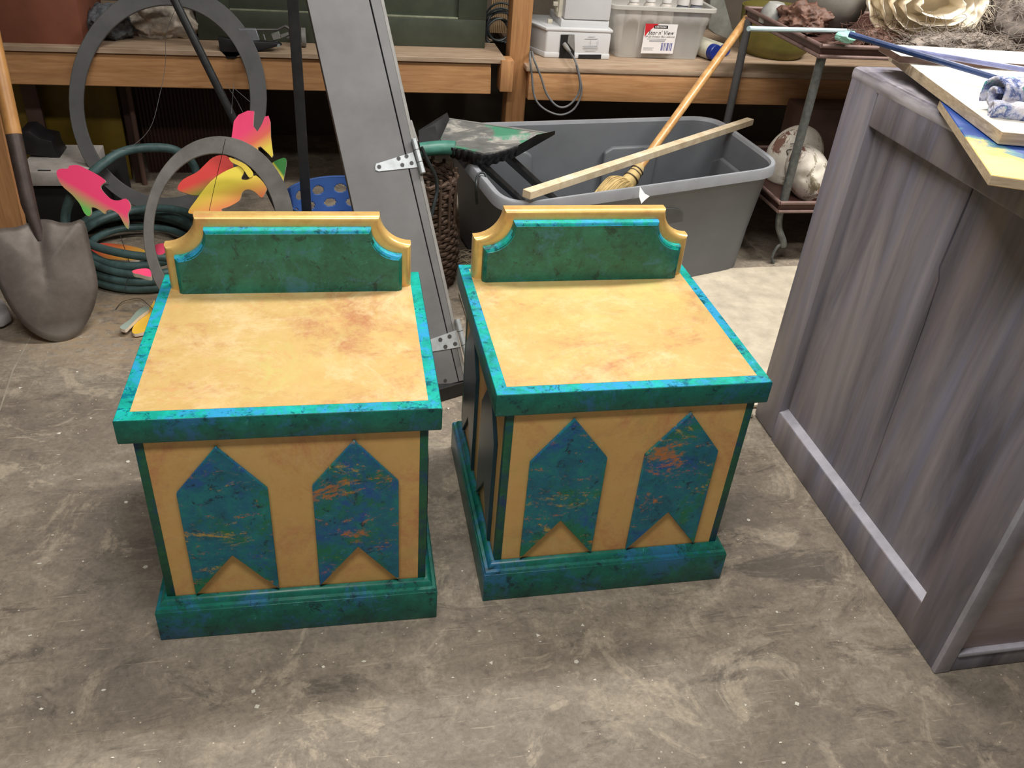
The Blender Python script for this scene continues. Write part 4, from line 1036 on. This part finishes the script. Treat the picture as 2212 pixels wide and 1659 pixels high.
# power cord
r=thing('power_cord',ay(1220,100,yf-.01),'grey power cord looping down from the white machine','cord')
b=BM(); y_=3.475
P=[ay(1222,98,yf+.0-.006),ay(1229,110,yf-.03),ay(1242,130,3.49),ay(1252,165,y_),ay(1256,200,y_),ay(1240,235,y_),ay(1210,248,y_),ay(1175,235,y_),ay(1155,210,y_),ay(1149,165,y_),ay(1145,125,3.48),ay(1146,112,3.56),ay(1150,108,3.60),ay(1149,112,3.52),ay(1154,130,3.47),ay(1168,165,y_-.01),ay(1182,205,y_-.01),ay(1205,230,y_-.01),ay(1228,228,y_-.01),ay(1248,205,y_-.01),ay(1253,180,y_-.012),ay(1245,140,y_-.012)]
P[12]=Vector((P[12].x,3.62,ZS+.006)); P[11].z=max(P[11].z,ZS+.005)
tube(b,smoothpath(P,8),.0042,8); build('cable',b,rope,r)
b=BM(); A=ay(1218,94,yf-.004); B=ay(1231,112,yf-.028); tube(b,[A,A.lerp(B,.4),B],[.009,.010,.006],12); build('plug',b,greyside,r)
# plastic box with bottles
yb=3.70
def bx(px,py,y=yb): return ay(px,py,y)
A,B=bx(1325,125),bx(1505,129); Ct,Dt=ay(1321,18,yb-.03),ay(1555,20,yb-.03)
r=thing('clear_storage_box',((A.x+B.x)/2+.02,yb+.14,zb),'frosted clear storage box full of white-capped bottles','box')
zt_=bx(1420,14,yb-.02).z
bot=[(A.x+.01,yb,zb),(B.x-.0,yb,zb),(B.x-.0,yb+.24,zb),(A.x+.01,yb+.24,zb)]
top=[(Ct.x+.012,yb-.022,zt_),(Dt.x-.022,yb-.022,zt_),(Dt.x-.022,yb+.27,zt_),(Ct.x+.012,yb+.27,zt_)]
b=BM(); l0=rquad(bot,.025,zb+.001,6); l1=rquad(top,.03,zt_,6)
R0_=[b.verts.new(p_) for p_ in l0]; prev=R0_; N=len(l0)
for f in (.3,.66,.68,1.0):
    cur=[]
    for p_,q_ in zip(l0,l1):
        v=p_.lerp(q_,f); 
        if f==.66: pass
        if f>=.68: v+= (Vector((v.x-(A.x+B.x)/2,v.y-(yb+.12),0))).normalized()*.004
        cur.append(b.verts.new(v))
    for k in range(N): b.faces.new((prev[k],prev[(k+1)%N],cur[(k+1)%N],cur[k]))
    prev=cur
b.faces.new(R0_[::-1])
o=build('box_wall',b,clearp,r,smooth=50); mo=o.modifiers.new('thick','SOLIDIFY'); mo.thickness=.002; mo.offset=0
b=BM(); lr=rquad([(Ct.x-.002,yb-.036,0),(Dt.x-.004,yb-.036,0),(Dt.x-.004,yb+.285,0),(Ct.x-.002,yb+.285,0)],.035,zt_+.001,6)
lr2=rquad([(Ct.x+.014,yb-.020,0),(Dt.x-.022,yb-.020,0),(Dt.x-.022,yb+.268,0),(Ct.x+.014,yb+.268,0)],.03,zt_+.001,6)
ringprism(b,lr,lr2,(0,0,-.018)); build('rim',b,plain('frosted_rim_plastic',(.50,.49,.45),.4,0,.05),r)
# label on the box
yl=yb-.022
def ql(u,v,dy=0):
    c0,c1,c2,c3=(1395,51),(1465,53),(1453,116),(1384,115)
    x=(c0[0]*(1-u)+c1[0]*u)*(1-v)+(c3[0]*(1-u)+c2[0]*u)*v; y=(c0[1]*(1-u)+c1[1]*u)*(1-v)+(c3[1]*(1-u)+c2[1]*u)*v
    return ay(x,y,yl-dy)
b=BM(); prism(b,[ql(0,0),ql(1,0),ql(1,1),ql(0,1)],(0,.0008,0)); lab=build('paper_label',b,labelw,r,label='white label reading Stor n View')
b=BM(); prism(b,[ql(0,0,.0006),ql(.42,0,.0006),ql(.25,.13,.0006),ql(.12,.28,.0006),ql(.03,.45,.0006)],(0,.0006,0)); build('red_corner',b,redm,lab)
b=BM(); prism(b,[ql(.27,.05,.0008),ql(.70,.05,.0008),ql(.71,.15,.0008),ql(.28,.15,.0008)],(0,.0006,0)); build('logo_bar',b,inkb,lab)
b=BM()
for k in range(8):
    u=.31+k*.045; prism(b,[ql(u,.08,.0011),ql(u+.03,.08,.0011),ql(u+.028,.12,.0011),ql(u+.002,.13,.0011)],(0,.0004,0))
build('logo_marks',b,labelw,lab)
b=BM()
for k,wd in enumerate((.03,.012,.02,.012,.035,.012,.02,.03)):
    u=.60+k*.043; prism(b,[ql(u,.64,.0008),ql(u+wd,.64,.0008),ql(u+wd,.90,.0008),ql(u,.90,.0008)],(0,.0006,0))
build('barcode',b,inkblue,lab)
b=BM()
for y_,x0_,x1_ in ((.50,.12,.72),(.55,.2,.7),(.58,.2,.68)): prism(b,[ql(x0_,y_,.0008),ql(x1_,y_,.0008),ql(x1_,y_+.02,.0008),ql(x0_,y_+.02,.0008)],(0,.0005,0))
for y_,x0_,x1_ in ((.80,.05,.38),(.84,.05,.34),(.88,.05,.36)): prism(b,[ql(x0_,y_,.0008),ql(x1_,y_,.0008),ql(x1_,y_+.012,.0008),ql(x0_,y_+.012,.0008)],(0,.0005,0))
build('small_print',b,inkg,lab)
def text(s,p0,p1,h,mat,parent,name,shear=0,up=(0,0,1),n_=Vector((0,-1,0))):
    c=bpy.data.curves.new('t','FONT'); c.body=s; c.shear=shear; c.extrude=.0; c.resolution_u=2
    o=bpy.data.objects.new('t',c); COL.objects.link(o)
    me=bpy.data.meshes.new_from_object(o.evaluated_get(bpy.context.evaluated_depsgraph_get())); COL.objects.unlink(o); bpy.data.objects.remove(o)
    b=BM(); b.from_mesh(me); xs=[v.co.x for v in b.verts]; w_=max(xs)-min(xs); x0=min(xs)
    p0,p1=Vector(p0),Vector(p1); ex=(p1-p0).normalized(); L=(p1-p0).length; ey=n_.cross(ex).normalized()
    if ey.z<0: ey=-ey
    for v in b.verts: v.co=p0+ex*((v.co.x-x0)/w_*L)+ey*(v.co.y*h/.7)
    return build(name,b,mat,parent,smooth=0)
hh=(ql(.2,.20)-ql(.2,.36)).length
text("Stor n' View",ql(.13,.36,.0012),ql(.93,.36,.0012),hh*.85,inkb,lab,'label_title',.2)
text("18 Qt Sweater Box with Lid",ql(.06,.455,.0012),ql(.97,.455,.0012),hh*.36,inkb,lab,'label_subtitle',.2)
# bottles in the box
def bottle(x,y,hgt,rad,capr,label,body,z=zb+.004,tilt=0,grp='bottles inside the clear storage box'):
    t_=thing('bottle',(x,y,z),label,'bottle',grp)
    b=BM(); lathe(b,[(0,0),(rad*.96,0),(rad,.006),(rad,hgt*.78),(rad*.8,hgt*.86),(capr*.8,hgt*.9),(capr*.8,hgt*.92),(0,hgt*.92)],Matrix.Translation((x,y,z)),20); build('bottle_body',b,body,t_)
    b=BM(); lathe(b,[(0,hgt*.90),(capr,hgt*.90),(capr,hgt),(capr*.9,hgt+.003),(0,hgt+.003)],Matrix.Translation((x,y,z)),20); build('cap',b,capwhite,t_); return t_
bodym=plain('pale_paint_bottle',(.50,.46,.42),.5,0,.3,12)
bodym2=plain('dark_paint_bottle',(.16,.17,.20),.5,0,.3,12)
X0b,X1b=A.x,B.x
for k,(u,lab_,bm_,hg) in enumerate(((.14,'leftmost bottle in the clear box, flat white cap',bodym,.236),(.36,'second bottle from the left in the clear box',bodym,.240),(.58,'middle bottle in the clear box above the label corner',bodym,.238),(.80,'bright round-capped bottle right of the label in the clear box',bodym2,.233),(.985,'rightmost bottle in the clear box with domed white cap',bodym2,.237))):
    bottle(X0b+.03+(X1b-X0b-.05)*u,yb+.055,hg,.032,.021+.006*(k>2),lab_,bm_)
# blue-capped bottle pair lying behind
def lying(px,py,y,rad,lab_):
    c=ay(px,py,y); c.z=zb+rad; t_=thing('lotion_bottle',(c.x,c.y,zb),lab_,'bottle','blue-capped bottles on the right bench')
    d=Vector((.35,-1,0)).normalized(); M_=frame(c,(0,0,1),d)
    b=BM(); lathe(b,[(0,-.16),(rad*.9,-.16),(rad,-.15),(rad,-.012),(rad*.9,0),(0,0)],M_,20); build('bottle_body',b,plain('ivory_bottle',(.52,.50,.40),.5),t_)
    b=BM(); lathe(b,[(rad*.93,-.004),(rad*.93,.022),(rad*.85,.026),(0,.026)],M_,20); build('cap',b,bluecap,t_)
lying(1540,104,3.70,.036,'ivory bottle lying with its blue cap toward the viewer, front one')
lying(1565,92,3.80,.024,'ivory bottle lying behind the first, only its blue cap showing')
# clear wedge / bag behind
b=BM(); P=[ay(x,y,3.92) for x,y in ((1530,62),(1536,-20),(1560,-20),(1582,60),(1592,78),(1570,84),(1545,74))]
prism(b,P,(0,.06,0),.006,2); o=build('plastic_bag',b,plain('cloudy_plastic_film',(.20,.20,.18),.35,0,.3,9)); setp(o,'cloudy plastic bag standing behind the blue-capped bottles','bag')
# yellow tub
c=ay(1675,80,3.86); r=thing('yellow_tub',(c.x,c.y,zb),'dusty olive-yellow tub on the bench behind the brown cart','tub')
b=BM(); lathe(b,[(0,.001),(.13,.001),(.155,.03),(.165,.055),(.18,.2),(.175,.2),(.16,.06),(.12,.02),(0,.02)],Matrix.Translation((c.x,c.y,zb)),40); build('tub_body',b,olive,r)
# ================================================================== BROWN CART
tz=.85; xL,yF_,yB_=1.685,2.85,3.50; xR=2.62
r=thing('metal_cart',((xL+xR)/2,(yF_+yB_)/2,0),'brown metal cart with raised-rim tray between bench and cabinet','cart')
def trayf(z,hh_=.042):
    t_=BM(); box(t_,xL+.01,xR-.01,yF_+.01,yB_-.01,z-.034,z-.030); tb=build('tray_pan',t_,rustdk,r)
    # C-section rims: upper and lower bead with recessed web
    for nm,(p_,q_) in {'front':((xL,yF_),(xR,yF_)),'left':((xL,yF_),(xL,yB_)),'back':((xL,yB_),(xR,yB_)),'right':((xR,yF_),(xR,yB_))}.items():
        b=BM(); P=Vector((*p_,0)); Q=Vector((*q_,0)); d=(Q-P).normalized(); o_=Vector((d.y,-d.x,0)); 
        if (P+Q).length and o_.dot(Vector(((xL+xR)/2,(yF_+yB_)/2,0))-(P+Q)/2)>0: o_=-o_
        for zc,rr in ((z-.003,.0075),(z-hh_+.004,.0065)):
            tube(b,[P+Vector((0,0,zc)),P.lerp(Q,.5)+Vector((0,0,zc)),Q+Vector((0,0,zc))],rr,10)
        build('rim_bead',b,rust,r,label='worn lighter brown bead')
        b=BM(); i_=-o_*.004; prism(b,[P+i_+Vector((0,0,z-.004)),Q+i_+Vector((0,0,z-.004)),Q+i_+Vector((0,0,z-hh_+.005)),P+i_+Vector((0,0,z-hh_+.005))],-o_*.002); build('rim_web',b,rustdk,r)
trayf(.85); trayf(.27)
def angleleg(x,y,z0,z1,sx,sy,curve=True):
    b=BM(); w_=.020
    box(b,min(x,x+sx*w_),max(x,x+sx*w_),y-.0015,y+.0015,z0,z1); box(b,x-.0015,x+.0015,min(y,y+sy*w_),max(y,y+sy*w_),z0,z1)
    return b
for (x,y,sx,sy) in ((xL+.028,yF_+.028,1,1),(xR-.028,yF_+.028,-1,1),(xL-.004,3.44,1,-1),(xR-.028,3.44,-1,-1)):
    front=(x<2 and y<3.1)
    b=BM(); w_=.0185
    tube(b,[(x,y,z) for z in (.81,.55,.24)],.0165 if x<2 else .015,12)
    if True:
        ox=1 if x>2 else 1
        tube(b,smoothpath([(x,y,.245),(x,y,.20),(x+.010,y-.004,.15),(x+.038,y-.01,.10),(x+.045,y-.01,.075)],5),.0135,10)
    build('leg',b,iron if y<3.1 else darkgrey,r)
    b=BM(); tube(b,smoothpath([(x+.046,y-.01,.085),(x+.02,y-.012,.075),(x+.008,y-.012,.03),(x+.022,y-.012,.0),],4),.006,8)
    build('foot',b,iron,r)
# ---- things on the cart tray
zt_=.822
o=furball('brown_wig',1735,45,3.22,.10,.10,.055,hairb,'red-brown tangled wig on the cart tray','wig',10,.02,z=zt_+.044,seed=3)
b=BM(); c=ay(1672,32,3.35); lathe(b,[(0,0),(.055,0),(.055,.02),(.05,.05),(.03,.075),(0,.08)],Matrix.Translation((c.x,c.y,zt_)),28); o=build('foam_shell',b,plain('pale_grey_shell',(.34,.34,.32),.5)); setp(o,'pale grey rounded foam shell beside the brown wig','shell')
c=ay(1800,0,3.28); c.z=zt_
r=thing('clay_pot',(c.x,c.y,zt_),'large round grey pot standing on the cart tray','pot')
b=BM(); lathe(b,[(0,0),(.06,.002),(.10,.03),(.125,.075),(.13,.12),(.12,.17),(.09,.21),(.085,.23),(.08,.23),(.085,.2),(.11,.16),(.12,.12),(0,.05)],Matrix.Translation((c.x,c.y,zt_)),40); build('pot_body',b,jarm,r)
# aqua rod and mint foam
dowel('aqua_rod',ay(1617,62,2.80),ay(1868,68,3.12),.0085,paleblue,'pale aqua rod jutting left from the cart tray','rod')
b=BM(); bmesh.ops.create_icosphere(b,subdivisions=3,radius=1); c=az(1829,79,.885)
for v in b.verts:
    q_=v.co*(1+.35*noise.noise(v.co*1.7)); v.co=c+Vector((q_.x*.038,q_.y*.03,q_.z*.018))
o=build('mint_foam_lump',b,mint,smooth=20); setp(o,'pale mint foam lump at the tip of the navy dowel','foam')
# hair heaps
def hairheap(name,cx,cy,y,rx,ry,rz,mat,label,n,z,seed,rad=.0010):
    rr=random.Random(seed); c=ay(cx,cy,y); c.z=z+rz*.55
    r=thing(name,(c.x,c.y,z),label,'wig')
    o=furball('core',cx,cy,y,rx*.85,ry*.85,rz*.8,mat,None,None,9,.02,z=z+rz*.68,seed=seed,sub=4,parent=r)
    b=BM()
    for i in range(n):
        a=rr.uniform(0,2*PI); e_=rr.uniform(-.3,1.3); p_=c+Vector((rx*math.cos(a)*math.cos(e_),ry*math.sin(a)*math.cos(e_),rz*math.sin(e_)))
        P=[p_]; d=Vector((rr.uniform(-1,1),rr.uniform(-1,1),rr.uniform(-.4,.4))).normalized()
        for k in range(5):
            d=(d+Vector((rr.uniform(-1,1),rr.uniform(-1,1),rr.uniform(-.7,.5)))*.8).normalized(); q_=P[-1]+d*.022
            q_.z=max(q_.z,z+.003); P.append(q_)
        tube(b,smoothpath(P,3),rad,4)
    o=build('strands',b,mat,r); o['kind']='stuff'
hairheap('grey_wig',2075,118,2.88,.24,.075,.05,hairg,'grey-brown curly wig below the cream cloth',420,zt_,4)
hairheap('grey_wig',2190,60,3.05,.13,.14,.15,hairg,'taller grey-brown curly wig at the right frame edge',300,zt_,11)
hairheap('brown_hairpiece',1885,82,3.0,.11,.06,.035,hairb,'dark brown hairpiece on the tray rim behind the mint foam',160,zt_,21)
# cream cloth bundle: nested ruffled loops
cc=ay(1996,0,3.06)
r=thing('muslin_bundle',(cc.x,cc.y,zt_+.1),'bundle of frayed cream muslin piled over the wigs','cloth')
def ruffle(rx,rz,dy,h,ph,amp,seed):
    b=BM(); n=110; m=7; rows=[]
    for j in range(m+1):
        row=[]
        for k in range(n):
            a=2*PI*k/n; w_=1+.11*noise.noise(Vector((math.cos(a)*1.3,math.sin(a)*1.3,seed*3.1+j/m*.6)))+.05*noise.noise(Vector((math.cos(a)*4,math.sin(a)*4,seed*5.3+j/m*1.2)))
            f=j/m
            x=rx*w_*math.cos(a)*(.86+.2*f); z=rz*w_*math.sin(a)*(.80+.28*f)
            y=dy+h*f*-1+.03*noise.noise(Vector((math.cos(a)*2.2,math.sin(a)*2.2,seed*2.7)))
            row.append(b.verts.new(cc+Vector((x,y,z))+Vector((0,noise.noise(Vector((x,z,seed))*12)*.012,0))))
        rows.append(row)
    for j in range(m):
        for k in range(n): b.faces.new((rows[j][k],rows[j][(k+1)%n],rows[j+1][(k+1)%n],rows[j+1][k]))
    o=build('cloth_fold',b,cream,r,smooth=70); mo=o.modifiers.new('thick','SOLIDIFY'); mo.thickness=.002
ruffle(.235,.135,.03,.07,.3,.03,1); ruffle(.205,.112,.02,.09,1.4,.035,2); ruffle(.17,.09,.0,.09,2.2,.04,3); ruffle(.135,.066,-.02,.09,3.1,.05,4); ruffle(.09,.04,-.04,.08,.9,.06,5)
b=BM(); bmesh.ops.create_icosphere(b,subdivisions=5,radius=1)
for v in b.verts:
    p_=v.co; q_=Vector((p_.x*.20,p_.y*.07,p_.z*.11)); q_+=p_*(.016*noise.noise(p_*3.1)); v.co=cc+q_+Vector((0,.05,0))
build('cloth_core',b,cream,r,smooth=70)
b=BM()
for i in range(70):
    a=random.uniform(-1.0,.1); p_=cc+Vector((.23*math.cos(a),-.01,.12*math.sin(a)))
    if i%2: p_=cc+Vector((.19+random.uniform(-.03,.05),-.02,-.03+random.uniform(-.05,.06)))
    P=[p_]; d=Vector((math.cos(a),-.3,math.sin(a)-.4)).normalized()
    for k in range(5): d=(d+Vector((random.uniform(-1,1),random.uniform(-.4,.4),random.uniform(-1,.6)))*.7).normalized(); P.append(P[-1]+d*.016)
    tube(b,smoothpath(P,3),.0009,4)
o=build('frayed_threads',b,lightstr,r); o['kind']='stuff'
# ---- masks on the lower tray
def mask(name,px,py,y,rx,ry,rz,label,face,seed,tilt=0,eyes=True):
    c=ay(px,py,y); r_=thing(name,(c.x,c.y,.24),label,'mask')
    b=BM(); bmesh.ops.create_icosphere(b,subdivisions=5,radius=1)
    F_=Vector((-.25,-1,.15)).normalized(); R_=F_.cross(Vector((0,0,1))).normalized()*-1; U_=R_.cross(F_)*-1
    if U_.z<0: U_=-U_
    R_,U_=R_*math.cos(tilt)+U_*math.sin(tilt),U_*math.cos(tilt)-R_*math.sin(tilt)
    for v in b.verts:
        p_=v.co.copy(); u,w_,f_=p_.dot(R_),p_.dot(U_),p_.dot(F_)
        k=1.0
        if f_>0:
            k+=.16*math.exp(-((u/.14)**2+((w_+.08)/.26)**2))           # nose
            k-=.10*(math.exp(-(((u-.36)/.18)**2+((w_-.18)/.13)**2))+math.exp(-(((u+.36)/.18)**2+((w_-.18)/.13)**2)))  # sockets
            k+=.05*math.exp(-(((w_-.38)/.10)**2))*max(0,1-abs(u)*1.2)
            k+=.07*math.exp(-((u/.25)**2+((w_+.48)/.07)**2)); k-=.05*math.exp(-((u/.22)**2+((w_+.56)/.03)**2)); k+=.05*math.exp(-((u/.2)**2+((w_+.63)/.06)**2))
        taper=1-.22*max(0,-w_)
        q_=R_*(u*rx*taper)+U_*(w_*rz)+F_*(f_*ry); v.co=c+q_*k; v.co.z=max(v.co.z,.2405)
    build('mask_shell',b,maskw,r_,smooth=70)
    for s_ in ((-1,1) if eyes else ()):
        q_=(R_*(s_*.36)+U_*.18); f_=math.sqrt(max(0,1-q_.length_squared)); e=c+R_*(s_*.36*rx)+U_*(.18*rz)+F_*(f_*ry*.95)
        b=BM(); tube(b,[e+R_*(.028*math.cos(a))+U_*(.013*math.sin(a)+.0)+F_*.004 for a in [2*PI*k/24 for k in range(24)]],.0022,6,closed=True)
        tube(b,[e+R_*(.008*math.cos(a))+U_*(.008*math.sin(a))+F_*.004 for a in [2*PI*k/16 for k in range(16)]],.0018,6,closed=True)
        tube(b,smoothpath([e-R_*.03+U_*.028,e+U_*.040,e+R_*.03+U_*.026],5),.0018,5)
        build('drawn_eye',b,plain('eye_line_paint',(.07,.06,.05),.6) if 'eye_line_paint' not in bpy.data.materials else bpy.data.materials['eye_line_paint'],r_,label='thin dark drawn eye')
    return r_
mask('white_mask',1712,345,3.17,.115,.10,.145,'white painted face mask with brown flaked paint, higher on the cart shelf',1,2,-.35)
mask('white_mask',1745,378,2.98,.085,.085,.125,'narrower white mask below and right of the other, touching the lower tray',1,6,.5,False)
# brown case low behind the masks
b=BM(); a=ay(1790,300,3.25); box(b,1.95,2.4,3.3,3.46,.25,.50,b=.01); o=build('brown_case',b,brownpl); setp(o,'dark brown case in shade at the back of the cart shelf','case')
# ================================================================== FLOOR DEBRIS
b=BM(); rr=random.Random(3)
def clear(x,y):
    if -.42<x<.19 and 1.2<y<1.80: return False
    if .26<x<.86 and 1.23<y<1.82: return False
    if x>1.17 and y>.92: return False
    if x>.38 and y>1.83: return False
    return True
cnt=0
while cnt<430:
    x,y=rr.uniform(-1.3,1.7),rr.uniform(.25,2.5)
    if not clear(x,y): continue
    s_=rr.choice((.0012,.0016,.002,.003,.0045)); a=rr.uniform(0,PI); n=rr.choice((3,4,5)); el=rr.choice((1,1,.5,.25))
    P=[(x+s_*math.cos(a+2*PI*k/n)*(1 if k%2 else 1.3),y+s_*el*math.sin(a+2*PI*k/n)*1.2,.0003) for k in range(n)]
    prism(b,P,(0,0,.0008)); cnt+=1
o=build('paint_chips',b,plain('white_paint_flake',(.72,.69,.60),.7),smooth=0); setp(o,'tiny white paint and paper chips scattered over the concrete','debris',kind='stuff')
